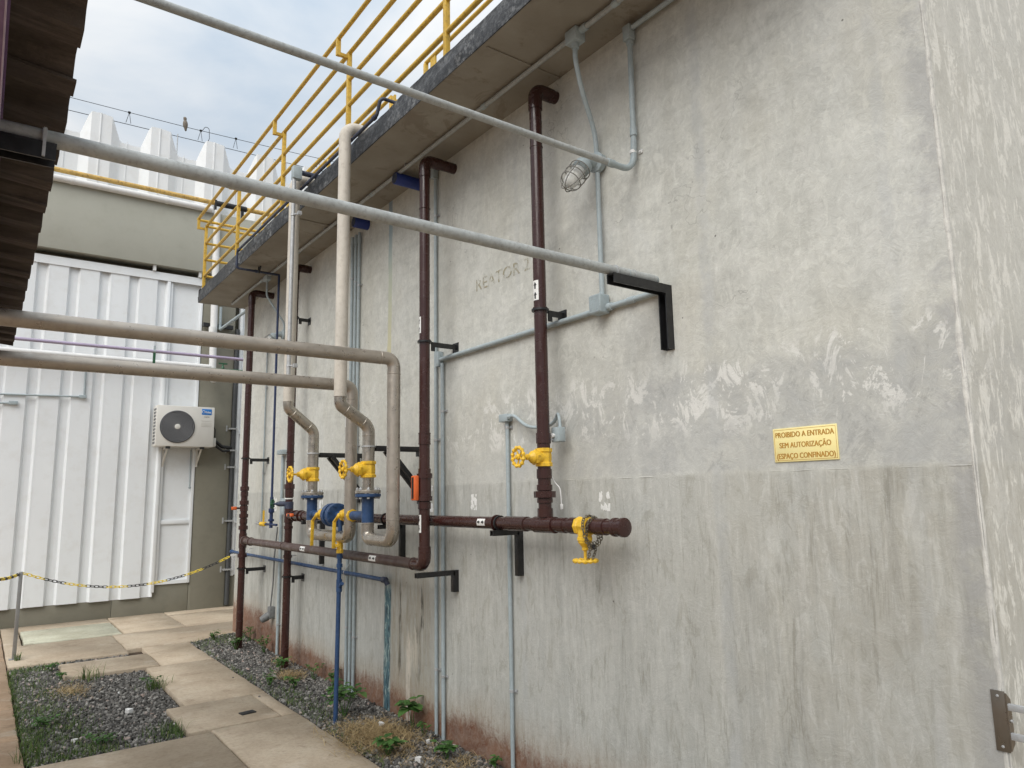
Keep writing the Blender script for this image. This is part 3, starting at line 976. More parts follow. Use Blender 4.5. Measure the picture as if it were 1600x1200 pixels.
def weed(label, x, y, h, n, ls, zf=strip_z, spread=0.6):
    z0 = zf(x, y)
    t = thing('weed', label, 'weed', (x, y, z0), 'weeds growing in the stones')
    st, lf = MB(), MB()
    k = max(3, n // 7)
    tips = []
    for i in range(k):
        a = 2 * PI * i / k + random.uniform(-0.4, 0.4)
        r = h * spread * random.uniform(0.3, 1.0)
        tip = V((x + math.cos(a) * r, y + math.sin(a) * r, z0 + h * random.uniform(0.55, 1.0)))
        tip.x = min(tip.x, 2.62) if y > 3 and x > 2 else tip.x
        mid = V((x, y, z0)).lerp(tip, 0.5) + V((0, 0, h * 0.12))
        st.tube([V((x, y, z0 - 0.02)), mid, tip], [0.003, 0.0022, 0.0012], seg=5)
        tips.append((mid, tip))
    for i in range(n):
        m, t2 = random.choice(tips)
        p = m.lerp(t2, random.uniform(0.1, 1.0))
        a = random.uniform(0, 2 * PI)
        el = random.uniform(-0.35, 0.5)
        d = V((math.cos(a) * math.cos(el), math.sin(a) * math.cos(el), math.sin(el)))
        s = d.cross(V((0, 0, 1))).normalized()
        u = s.cross(d)
        l = ls * random.uniform(0.55, 1.15)
        prof = [(0.0, 0.0), (0.18, 0.30), (0.42, 0.40), (0.72, 0.26), (1.0, 0.0)]
        L = [p + d * (l * (0.15 + q)) + s * (l * w_) + u * (l * 0.10 * w_ * 2.2 - l * 0.22 * q * q) for q, w_ in prof]
        Rr = [p + d * (l * (0.15 + q)) - s * (l * w_) + u * (l * 0.10 * w_ * 2.2 - l * 0.22 * q * q) for q, w_ in prof[1:4]]
        C = [p + d * (l * (0.15 + q)) - u * (l * 0.22 * q * q) for q, w_ in prof[1:4]]
        vs = [L[0]] + L[1:4] + [L[4]] + C + Rr
        lf.add(vs, [(0, 5, 1), (1, 5, 6, 2), (2, 6, 7, 3), (3, 7, 4), (0, 8, 5), (5, 8, 9, 6), (6, 9, 10, 7), (7, 10, 4)])
    out('stem', st, 'leaf', t)
    out('foliage', lf, 'leaf', t, 80)

weed('broad-leaved green weed standing left of the foot of the blue standpipe', 2.32, 5.32, 0.24, 60, 0.065)
weed('low green weed just behind the leafy one at the blue standpipe', 2.44, 5.75, 0.20, 40, 0.05)
weed('upright broad-leaved weed against the wall by the blue-green run', 2.57, 4.72, 0.22, 30, 0.085, spread=0.3)
weed('green weed spilling over the path edge in front of the straw pile', 2.20, 4.36, 0.12, 44, 0.06)
weed('bushy green weed on the nearest stones, right of the straw', 2.46, 4.08, 0.12, 40, 0.055)
weed('small weed at the foot of the nearest grey conduit', 2.60, 3.76, 0.08, 16, 0.04)
weed('weed at the foot of the paired grey conduits', 2.56, 4.55, 0.12, 24, 0.035)
weed('green weed at the path edge halfway along the stone strip', 2.17, 6.55, 0.14, 40, 0.04)
weed('low green weed beside the small straw heap', 2.30, 6.35, 0.13, 44, 0.04)
weed('green weed against the wall behind the three grey conduits', 2.58, 6.15, 0.20, 40, 0.045, spread=0.3)
weed('dark green weed by the wall beyond the second brown pipe', 2.56, 6.55, 0.16, 44, 0.035)
weed('bushy weed between the two brown standing pipes', 2.56, 7.95, 0.20, 60, 0.035)
weed('ragged weed around the foot of the farthest brown pipe', 2.36, 8.30, 0.18, 60, 0.032)
weed('weed patch at the far left end of the stone strip', 2.30, 8.95, 0.12, 60, 0.035)
weed('green weed at the tank corner, far end of the strip', 2.60, 8.6, 0.17, 50, 0.032)
weed('pale green weed beside the straw, middle of the stone strip', 2.42, 7.00, 0.15, 36, 0.045)
weed('low weed in the far left corner of the stone bed', 0.70, 8.55, 0.10, 40, 0.035, bed_z)
weed('low weed by the corner of the loose slab', 0.74, 8.05, 0.09, 34, 0.035, bed_z)
weed('spreading weed at the near edge of the stone bed', 0.80, 5.80, 0.08, 60, 0.035, bed_z, 1.4)
weed('spreading weed at the left edge of the stone bed', 0.50, 6.55, 0.08, 60, 0.035, bed_z, 1.4)
weed('low weed right of the straw in the stone bed', 1.36, 7.35, 0.09, 36, 0.03, bed_z, 1.2)

def scrap(label, x, y, s, zf, nm='debris_scrap'):
    mb = MB()
    n = 7
    z0 = zf(x, y) + 0.012
    top = [(x + s * random.uniform(0.6, 1.1) * math.cos(2 * PI * k / n), y + s * random.uniform(0.6, 1.1) * math.sin(2 * PI * k / n), z0 + s * random.uniform(0.3, 0.8)) for k in range(n)]
    bot = [(a, b, z0 - 0.012) for a, b, c in top]
    fs = [tuple(range(n)), tuple(reversed(range(n, 2 * n)))] + [(i, n + i, n + (i + 1) % n, (i + 1) % n) for i in range(n)]
    mb.add(top + bot, fs)
    tag(out(nm, mb, 'debris'), label, 'scrap')
scrap('white scrap lying in the large straw pile', 2.40, 4.86, 0.022, lambda x, y: strip_z(x, y) + 0.03)
scrap('white scrap on the nearest stones below the straw pile', 2.31, 4.16, 0.026, strip_z)
scrap('small white scrap on the stones near the paired conduits', 2.52, 4.42, 0.015, strip_z)
scrap('white scrap near the left edge of the stone bed', 0.66, 5.98, 0.022, bed_z)
scrap('pale stone scrap in the middle of the stone bed', 1.08, 6.55, 0.035, bed_z)
scrap('small white scrap beyond the middle of the stone bed', 1.10, 7.2, 0.018, bed_z)

def plate(label, x, y, rz):
    mb = MB()
    m = Matrix.Rotation(rz, 3, 'Z')
    mb.obox((x, y, 0.006), (0.11, 0.07, 0.008), m, 0.002)
    tag(out('metal_plate', mb, 'dark_rubber'), label, 'plate')
plate('small dark plate let into the path slab', 1.77, 5.84, 0.15)

# ------------------------------------------------------------------ the concrete tank
tank = thing('concrete_tank', 'large grey concrete tank with bitumen-edged roof slab filling the right side', 'tank', (5.3, 5.25, 0))
mb = MB().box((WX, 1.02, -0.1), (8.0, 9.5, 4.10))
out('wall', mb, 'concrete', tank)
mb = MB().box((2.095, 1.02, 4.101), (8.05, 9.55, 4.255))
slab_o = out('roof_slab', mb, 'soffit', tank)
# bitumen painted edge: wavy, in two folds, wrapped round the far end
def edge_strip(p, q, nrm):
    p, q, nrm = V(p), V(q), V(nrm)
    L = (q - p).length
    n = int(L / 0.05)
    mb = MB()
    rows = []
    for i in range(n + 1):
        b = p.lerp(q, i / n)
        w = lambda k: mnoise.noise(V((b.x * 2.2, b.y * 2.2, k))) 
        w3 = mnoise.noise(V((b.x * 9, b.y * 9, 3.3)))
        prof = [(-0.004, 0.004), (0.008 + 0.004 * w(1), 0.001 - 0.006 * max(0, w(2))), (0.014 + 0.006 * w(4), 0.075 + 0.010 * w(5)), (0.006 + 0.005 * w3, 0.083 + 0.010 * w(5)), (0.004 + 0.004 * w(6), 0.158 + 0.018 * w(7) + 0.010 * w3), (-0.03, 0.166 + 0.018 * w(7) + 0.010 * w3), (-0.10, 0.160)]
        rows.append([b + nrm * a + V((0, 0, z)) for a, z in prof])
    m = len(rows[0])
    mb.add([v for r_ in rows for v in r_], [(i * m + k, i * m + k + 1, (i + 1) * m + k + 1, (i + 1) * m + k) for i in range(n) for k in range(m - 1)])
    return mb
out('bitumen_edge', edge_strip((2.095, 1.02, 4.10), (2.095, 9.56, 4.10), (-1, 0, 0)), 'bitumen', tank, 60)
out('bitumen_edge', edge_strip((2.085, 9.55, 4.10), (5.5, 9.55, 4.10), (0, 1, 0)), 'bitumen', tank, 60)
# soffit drip groove strip and construction joint
for y in (3.05, 6.1):
    out('soffit_joint', MB().box((2.12, y - 0.006, 4.092), (2.655, y + 0.006, 4.1005)), 'soffit', tank)
# pour joint: a ragged cement bead
def bead(z, y0, y1, hgt, seed, x=WX):
    mb = MB()
    n = int((y1 - y0) / 0.03)
    rows = []
    for i in range(n + 1):
        y = y0 + (y1 - y0) * i / n
        zc = z + 0.010 * mnoise.noise(V((y * 1.3, seed, 0))) + 0.004 * mnoise.noise(V((y * 11, seed, 2)))
        hh = hgt * (0.45 + 0.75 * abs(mnoise.noise(V((y * 5, seed, 5)))))
        pr = 0.006 * (-0.12 + abs(mnoise.noise(V((y * 7, seed, 9)))))
        rows.append([(x + 0.001, y, zc - hh), (x - pr, y, zc - hh * 0.2), (x - pr * 0.7, y, zc + hh * 0.3), (x + 0.001, y, zc + hh)])
    mb.add([v for r_ in rows for v in r_], [(i * 4 + k, (i + 1) * 4 + k, (i + 1) * 4 + k + 1, i * 4 + k + 1) for i in range(n) for k in range(3)])
    return mb
out('pour_joint', bead(1.675, 1.025, 9.45, 0.0055, 1.0), 'concrete', tank, 70)

def corner_bead():
    mb = MB()
    rows = []
    n = 150
    for i in range(n + 1):
        z = -0.05 + 4.15 * i / n
        w = lambda s, f: mnoise.noise(V((z * f, s, 1.7)))
        a = 0.010 + 0.010 * abs(w(1, 6)) + 0.006 * w(2, 17)
        b = 0.012 + 0.022 * abs(w(3, 5)) + 0.008 * w(4, 19)
        e = 0.002 + 0.003 * w(5, 11)
        rows.append([(WX + 0.0005, 1.02 + a, z), (WX - 0.003, 1.02 + a * 0.4, z), (WX - 0.002 + e, 1.02 - 0.002 + e, z), (WX + b * 0.5, 1.02 - 0.003, z), (WX + b, 1.02 - 0.0005, z)])
    mb.add([v for r_ in rows for v in r_], [(i * 5 + k, i * 5 + k + 1, (i + 1) * 5 + k + 1, (i + 1) * 5 + k) for i in range(n) for k in range(4)])
    return mb
out('corner_mortar', corner_bead(), 'mortar', tank, 60)
# worn stencil lettering and torn paper notices
out('stencil_lettering', text_mb('REATOR 2', 0.085, (WX - 0.0015, 3.99, 2.985), (0, -1, 0), (0, 0, 1), (-1, 0, 0), width=0.60, off=0.008, th=0.001), 'stencil', tank)
def paper_remnant(y, z, w, h, n, seed):
    rs = random.Random(seed)
    mb = MB()
    for i in range(n):
        cy, cz = y + rs.uniform(-0.5, 0.5) * w, z + rs.uniform(-0.5, 0.5) * h
        k = rs.randint(5, 8)
        rr = rs.uniform(0.08, 0.22) * w
        poly = [(rr * rs.uniform(0.5, 1.1) * math.cos(2 * PI * a / k), rr * rs.uniform(0.7, 2.0) * math.sin(2 * PI * a / k)) for a in range(k)]
        poly = [(max(-w / 2, min(w / 2, cy - y + p[0])), max(-h / 2, min(h / 2, cz - z + p[1]))) for p in poly]
        mb.prism(poly, (WX + 0.0005, y, z), (0, 1, 0), (0, 0, 1), (-1, 0, 0), 0.0015 + 0.0006 * rs.random())
    out('paper_remnant', mb, 'paper', tank, 10)
paper_remnant(4.053, 1.555, 0.075, 0.105, 20, 3)
paper_remnant(4.63, 1.58, 0.09, 0.19, 26, 5)
paper_remnant(2.80, 1.56, 0.085, 0.11, 12, 21)
paper_remnant(8.05, 1.55, 0.10, 0.17, 20, 9)
paper_remnant(6.72, 1.56, 0.10, 0.12, 18, 12)
paper_remnant(5.21, 1.60, 0.07, 0.12, 18, 14)

# yellow warning sign
sg = thing('warning_sign', 'yellow rectangular confined space warning sign on the concrete wall', 'sign', (WX, 1.627, 1.71))
S0, S1, Z0, Z1 = 1.767, 1.487, 1.712, 1.850
board = MB().box((WX - 0.005, S1, Z0), (WX - 0.0005, S0, Z1), 0.001)
bo = out('board', board, 'sign_yellow', sg)
fr = MB()
for a, b in (((S0 - 0.005, Z0 + 0.006), (S1 + 0.005, Z0 + 0.0072)), ((S0 - 0.005, Z1 - 0.0072), (S1 + 0.005, Z1 - 0.006)), ((S0 - 0.0062, Z0 + 0.006), (S0 - 0.005, Z1 - 0.006)), ((S1 + 0.005, Z0 + 0.006), (S1 + 0.0062, Z1 - 0.006))):
    fr.box((WX - 0.0056, a[0], a[1]), (WX - 0.0048, b[0], b[1]))
out('border_line', fr, 'sign_print', sg)
for body, zb, w in (('PROIBIDO A ENTRADA', 1.812, 0.256), ('SEM AUTORIZAÇÃO', 1.769, 0.225), ('(ESPAÇO CONFINADO)', 1.725, 0.254)):
    out('lettering', text_mb(body, 0.0225, (WX - 0.005, (S0 + S1) / 2 + w / 2, zb), (0, -1, 0), (0, 0, 1), (-1, 0, 0), width=w, off=0.075), 'sign_print', sg)

# corner bracket at the near edge of the tank
hb = thing('corner_bracket', 'bronze steel plate with two arms on the near corner of the tank', 'bracket', (WX, 1.04, 0.86))
mb = MB().box((WX - 0.005, 1.012, 0.775), (WX - 0.0005, 1.052, 0.958), 0.0015)
out('plate', mb, 'hinge', hb)
mb = MB()
mb.prism([(0, 0.005), (0.03, 0.022), (0.03, 0.155), (0, 0.178)], (WX - 0.005, 1.0115, 0.776), (1, 0, 0), (0, 0, 1), (0, -1, 0), 0.004)
out('side_plate', mb, 'hinge', hb)
for za, xt in ((0.912, 0.0), (0.825, 1.0)):
    mb = MB()
    mb.bar((WX + 0.004, 1.008, za), (WX + 0.004, 0.93 if xt else 0.80, za), 0.014, 0.020, bev=0.001)
    if xt:
        mb.bar((WX - 0.003, 0.925, za), (WX + 0.16, 0.90, za), 0.014, 0.0198, bev=0.001)
    out('arm', mb, 'galv', hb)
for zs in (0.79, 0.942):
    out('screw', MB().lathe([(0.0045, 0), (0.0045, 0.002), (0.002, 0.003)], (WX - 0.005, 1.032, zs), (-1, 0, 0), 10), 'galv', hb)
out('screw', MB().lathe([(0.005, 0), (0.005, 0.005), (0.002, 0.006)], (WX + 0.012, 1.0075, 0.868), (0, -1, 0), 10), 'galv', hb)

# ------------------------------------------------------------------ guard rails on the roof slab
rail = thing('guard_rail', 'yellow outer guard rail with stepped top rail along the slab edge', 'railing', (2.13, 5.2, 4.25))
RX, TX = 2.13, 2.035
for y in (2.0, 3.50, 4.99, 6.52, 8.02, 9.50):
    mb = MB().box((RX - 0.017, y - 0.017, 4.24), (RX + 0.017, y + 0.017, 5.11), 0.003)
    po = out('post', mb, 'rail', rail)
    mb = MB()
    mb.bar((RX, y, 5.075), (TX - 0.014, y, 5.075), 0.026, 0.026)
    mb.bar((TX, y, 5.060), (TX, y, 5.20), 0.030, 0.031)
    out('offset_bracket', mb, 'rail', po)
for z in (5.115, 4.885, 4.665, 4.445):
    out('rail', MB().tube([(RX, 1.2, z), (RX, 9.5, z)], 0.0175, seg=12), 'rail', rail)
out('top_rail', MB().tube([(TX, 1.2, 5.205), (TX, 9.56, 5.205), (2.85, 9.56, 5.205)], 0.0175, bend=0.02, seg=12), 'rail', rail)
for z in (5.115, 4.885, 4.665, 4.445):
    out('end_rail', MB().tube([(RX, 9.5, z), (2.85, 9.5, z)], 0.0165, seg=12), 'rail', rail)

def inner_rail(label, y0, y1, posts):
    r = thing('guard_rail', label, 'railing', (2.85, (y0 + y1) / 2, 4.25))
    for y in posts:
        out('post', MB().box((2.833, y - 0.017, 4.24), (2.867, y + 0.017, 5.31), 0.003), 'rail', r)
    for z in (5.315, 5.08, 4.82, 4.55):
        out('rail', MB().tube([(2.85, y0, z), (2.85, y1, z)], 0.0175, seg=12), 'rail', r)
    return r
r1 = inner_rail('yellow inner guard rail on the far half of the slab', 5.68, 9.5, (5.68, 7.2, 8.5, 9.5))
r2 = inner_rail('yellow inner guard rail on the near half of the slab', 1.2, 5.03, (1.3, 2.6, 3.8, 5.03))
out('gate_plate', MB().box((2.842, 5.60, 4.6), (2.858, 5.66, 5.30)), 'rail', r1)
out('gate_bar', MB().tube([(2.85, 5.68, 5.29), (3.6, 5.68, 5.29)], 0.016, seg=10), 'rail', r1)
out('gate_plate', MB().box((2.842, 4.86, 4.6), (2.858, 4.94, 5.30)), 'rail', r2)

# ------------------------------------------------------------------ brown PVC pipework
def coupling(parent, c, axis, r, w, t=0.006, mat='brown', name='coupling'):
    c, a = V(c), V(axis)
    mb = MB().lathe([(r, -w / 2), (r + t, -w / 2 + 0.002), (r + t, w / 2 - 0.002), (r, w / 2)], c, a, 24)
    return out(name, mb, mat, parent, 30)
def union(parent, c, axis, r, w, mat='brown'):
    mb = MB().lathe([(r, -w / 2), (r + 0.024, -w / 2 + 0.002), (r + 0.024, w / 2 - 0.002), (r, w / 2)], c, axis, 8)
    return out('union_nut', mb, mat, parent, 20)
def ball_handle(parent, c, size, mat='orange'):
    h = out('valve_handle', MB().obox(c, size, None, min(size) * 0.25), mat, parent)
    out('handle_inlay', MB().obox(V(c) + V((-size[0] * 0.36, 0, 0)), (size[0] * 0.4, size[1] * 0.45, size[2] * 0.86), None, 0.001), 'black', h)
    return h

BX, BY, LZ = 2.41, 8.35, 1.15
PR = 0.0365
pa = thing('brown_pipework', 'low brown pipe loop joining the farthest standing pipe to the pipe by the red handle', 'pipe', (BX, 6.3, 0))
def roof_elbow(parent, x, y, z=3.99, mat='brown'):
    out('elbow', MB().tube([(x, y, z - 0.13), (x, y, z), (x + 0.13, y, z)], PR + 0.0055, bend=0.055, seg=20), mat, parent)
    out('stub', MB().tube([(x + 0.12, y, z), (WX + 0.02, y, z)], PR + 0.002, seg=20), mat, parent)
out('standing_pipe', MB().tube([(BX, BY, -0.04), (BX, BY, 3.92)], PR, seg=20), 'brown', pa)
roof_elbow(pa, BX, BY)
for z, w, t in ((1.72, 0.05, 0.012), (1.66, 0.05, 0.005), (1.565, 0.05, 0.013), (1.50, 0.06, 0.006), (1.42, 0.045, 0.013), (1.36, 0.05, 0.006), (1.29, 0.045, 0.014), (1.15, 0.16, 0.006), (0.99, 0.045, 0.013), (2.07, 0.014, 0.004), (0.86, 0.014, 0.004), (3.42, 0.014, 0.004)):
    coupling(pa, (BX, BY, z), (0, 0, 1), PR, w, t)
ball_handle(pa, (BX - 0.10, BY + 0.03, 1.505), (0.06, 0.025, 0.035))
out('valve_stem', MB().tube([(BX - 0.03, BY + 0.03, 1.505), (BX - 0.09, BY + 0.03, 1.505)], 0.011, seg=10), 'brown', pa)
out('low_pipe', MB().tube([(BX, BY - 0.02, LZ), (BX, 4.34, LZ)], PR, seg=20), 'brown_dusty', pa)
for y, w, t in ((8.26, 0.03, 0.016), (8.06, 0.03, 0.009), (7.0, 0.012, 0.005), (4.42, 0.014, 0.006)):
    coupling(pa, (BX, y, LZ), (0, 1, 0), PR, w, t, 'brown_dusty')
NY = 4.27
out('elbow', MB().tube([(BX, NY + 0.11, LZ), (BX, NY, LZ), (BX, NY, LZ + 0.12)], PR + 0.006, bend=0.055, seg=20), 'brown', pa)
out('standing_pipe', MB().tube([(BX, NY, LZ + 0.08), (BX, NY, 3.92)], PR, seg=20), 'brown', pa)
roof_elbow(pa, BX, NY)
for z, w, t in ((1.985, 0.075, 0.004), (2.02, 0.012, 0.006), (1.95, 0.012, 0.006), (1.765, 0.04, 0.006), (1.735, 0.035, 0.016), (1.66, 0.13, 0.009), (1.585, 0.035, 0.016), (1.54, 0.05, 0.006), (2.665, 0.012, 0.006), (3.62, 0.008, 0.004)):
    coupling(pa, (BX, NY, z), (0, 0, 1), PR, w, t)
ball_handle(pa, (BX - 0.066, NY + 0.012, 1.655), (0.034, 0.056, 0.165))
arrow_label(pa, (BX, NY, 2.77), (0, 0, 1), (-1, 0, 0), PR, -0.25, 1)
arrow_label(pa, (BX, NY, 1.42), (0, 0, 1), (-1, 0, 0), PR, -0.15, -1)
arrow_label(pa, (BX, 4.99, LZ), (0, 1, 0), (-1, 0, 0), PR, 0.15, -1)
arrow_label(pa, (BX, 6.42, LZ), (0, 1, 0), (-1, 0, 0), PR, 0.15, -1)
out('label', cyl_patch((BX, BY, 1.85), (0, 0, 1), (-1, 0, 0), PR + 0.001, -1.2, -0.2, -0.07, 0.07), 'label_white', pa)

CX, MZ = 2.50, 1.435
pb = thing('brown_pipework', 'brown manifold with capped end, yellow valves and two standing pipes', 'pipe', (CX, 4.8, 0))
out('standing_pipe', MB().tube([(CX, 7.15, -0.04), (CX, 7.15, 3.92)], PR, seg=20), 'brown', pb)
roof_elbow(pb, CX, 7.15)
for z, w, t in ((2.06, 0.012, 0.005), (1.97, 0.012, 0.005), (1.72, 0.05, 0.014), (1.66, 0.09, 0.007), (1.50, 0.05, 0.006), (1.435, 0.14, 0.007), (1.32, 0.03, 0.007), (1.04, 0.03, 0.007), (0.86, 0.012, 0.004), (3.46, 0.012, 0.005)):
    coupling(pb, (CX, 7.15, z), (0, 0, 1), PR, w, t)
coupling(pb, (CX, 7.15, 1.60), (0, 0, 1), PR, 0.012, 0.008, 'label_white', 'band')
coupling(pb, (CX, 7.15, 1.535), (0, 0, 1), PR, 0.07, 0.007, 'navy', 'clamp_saddle')
mbv = MB().lathe([(0.022, 0.03), (0.026, 0.05), (0.026, 0.10), (0.018, 0.125), (0.010, 0.135), (0.009, 0.17)], (CX, 7.15, 1.55), (-0.75, 0.66, 0), 14)
vv = out('branch_valve', mbv, 'navy', pb)
handwheel('handwheel', vv, V((CX, 7.15, 1.55)) + V((-0.75, 0.66, 0)) * 0.17, (-0.75, 0.66, 0), 0.042, 'green', 10, 0.006)
out('manifold_pipe', MB().tube([(CX, 7.13, MZ), (CX, 2.52, MZ)], PR, seg=20), 'brown', pb)
for y, w, t in ((7.02, 0.05, 0.008), (6.95, 0.03, 0.018), (6.88, 0.08, 0.011), (6.81, 0.03, 0.018), (6.74, 0.05, 0.008), (4.92, 0.012, 0.005), (3.56, 0.014, 0.012), (3.36, 0.20, 0.005), (3.10, 0.17, 0.0075), (2.95, 0.05, 0.004), (2.86, 0.05, 0.006), (2.66, 0.08, 0.005)):
    coupling(pb, (CX, y, MZ), (0, 1, 0), PR, w, t)
ball_handle(pb, (CX - 0.075, 6.90, MZ + 0.01), (0.03, 0.14, 0.03))
out('end_cap', MB().lathe([(PR, -0.02), (PR + 0.009, -0.018), (PR + 0.009, -0.004), (PR + 0.004, 0.0), (PR + 0.005, 0.03), (PR + 0.010, 0.034), (PR + 0.010, 0.052), (PR + 0.003, 0.056), (0.01, 0.058)], (CX, 2.55, MZ), (0, -1, 0), 28), 'brown', pb)
PY = 3.10
out('standing_pipe', MB().tube([(CX, PY, MZ), (CX, PY, 3.92)], PR, seg=24), 'brown', pb)
roof_elbow(pb, CX, PY)
for z, w, t in ((1.905, 0.06, 0.005), (1.71, 0.055, 0.006), (1.635, 0.034, 0.007), (1.565, 0.028, 0.007), (1.50, 0.05, 0.006), (2.645, 0.012, 0.006), (3.62, 0.008, 0.003)):
    coupling(pb, (CX, PY, z), (0, 0, 1), PR, w, t)
union(pb, (CX, PY, 1.598), (0, 0, 1), PR, 0.038)
gate_valve(pb, (CX, PY, 1.80), (0, 0, 1), (-1, 0, 0), PR, k=0.85, reach=0.178, wheel=0.05)
gate_valve(pb, (CX, 2.785, MZ), (0, 1, 0), (0, 0, -1), PR, k=0.75, reach=0.172, wheel=0.055)
arrow_label(pb, (CX, PY, 2.745), (0, 0, 1), (-1, 0, 0), PR, 0.12, 1)
arrow_label(pb, (CX, 3.68, MZ), (0, 1, 0), (-1, 0, 0), PR, 0.12, -1, L=0.042)

# chain looped round the low valve
ch = thing('lock_chain', 'tarnished chain hung round the capped manifold end and low yellow valve', 'chain', (CX, 2.73, MZ))
def link_mesh(L, w, t, mat):
    mb = MB()
    pts = []
    r = w / 2
    for k in range(6):
        a = -PI / 2 + PI * k / 5
        pts.append(V((L / 2 - r + r * math.cos(a), r * math.sin(a), 0)))
    for k in range(6):
        a = PI / 2 + PI * k / 5
        pts.append(V((-L / 2 + r + r * math.cos(a), r * math.sin(a), 0)))
    mb.tube(pts, t, seg=5, closed=True)
    me = bpy.data.meshes.new('link')
    me.from_pydata(mb.v, [], mb.f)
    finish_mesh(me, mat, 60)
    return me
class _H:
    pass
def chain_along(path, L, w, t, mats, parent, pitch=0.72, runs=1):
    ms = []
    for m in mats:
        h = _H()
        h.data = link_mesh(L, w, t, m)
        ms.append(h)
    pts = [V(p) for p in path]
    step = L * pitch
    acc = 0.0
    i = 0
    for a, b in zip(pts, pts[1:]):
        d = b - a
        ln = d.length
        if ln < 1e-6:
            continue
        d.normalize()
        while acc <= ln:
            p = a + d * acc
            q = d.to_track_quat('X', 'Z') @ Matrix.Rotation(PI / 2 * (i % 2) + 0.5, 3, 'X').to_quaternion()
            share('link', ms[(i // runs) % len(ms)], p, parent, q.to_euler())
            acc += step
            i += 1
        acc -= ln
loop = []
for k in range(19):
    a = 2 * PI * k / 18 + PI / 2
    rr = PR + 0.012
    loop.append((CX + rr * math.cos(a), 2.715 + 0.012 * math.sin(a * 2), MZ + rr * math.sin(a) - (0.05 * max(0, -math.sin(a)))))
chain_along(loop, 0.020, 0.013, 0.0022, ['rust_chain'], ch)
loop = []
for k in range(19):
    a = 2 * PI * k / 18 + PI / 2
    rr = PR + 0.016
    loop.append((CX - 0.005 + rr * math.cos(a), 2.735 + 0.012 * math.sin(a), MZ + rr * math.sin(a) - (0.055 * max(0, -math.sin(a)))))
chain_along(loop, 0.020, 0.013, 0.0022, ['rust_chain'], ch)
chain_along([(CX - 0.01, 2.725, MZ - 0.085), (CX - 0.012, 2.735, MZ - 0.12), (CX - 0.005, 2.76, MZ - 0.165)], 0.020, 0.013, 0.0022, ['rust_chain'], ch)
chain_along([(CX + 0.01, 2.725, MZ - 0.085), (CX + 0.012, 2.72, MZ - 0.12), (CX + 0.005, 2.74, MZ - 0.165)], 0.020, 0.013, 0.0022, ['rust_chain'], ch)
out('padlock', MB().obox((CX - 0.004, 2.722, MZ - 0.10), (0.016, 0.026, 0.026), None, 0.004), 'black', ch)

# ------------------------------------------------------------------ steel pipework with blue and yellow valves
XI, XU, SR = 2.22, 2.00, 0.0445
st = thing('steel_pipework', 'cream and stainless pipe risers with yellow gate valves and blue flanged cross link', 'pipe', (XI, 5.2, 0))
def flange_bolts(parent, c, axis, rad, n, half, mat='galv', only=None):
    a = V(axis).normalized()
    u = a.orthogonal().normalized()
    w = a.cross(u)
    for k in range(n):
        an = 2 * PI * (k + 0.5) / n
        p = V(c) + (u * math.cos(an) + w * math.sin(an)) * rad
        mb = MB().lathe([(0.005, -half - 0.012), (0.011, -half - 0.011), (0.011, -half), (0.006, -half), (0.006, half), (0.011, half), (0.011, half + 0.011), (0.005, half + 0.020), (0.003, half + 0.022)], p, a, 8)
        out('bolt', mb, mat, parent, 25)
def weld(parent, c, axis, r=SR, mat='steel'):
    return coupling(parent, c, axis, r - 0.0005, 0.007, 0.0022, mat, 'weld_seam')

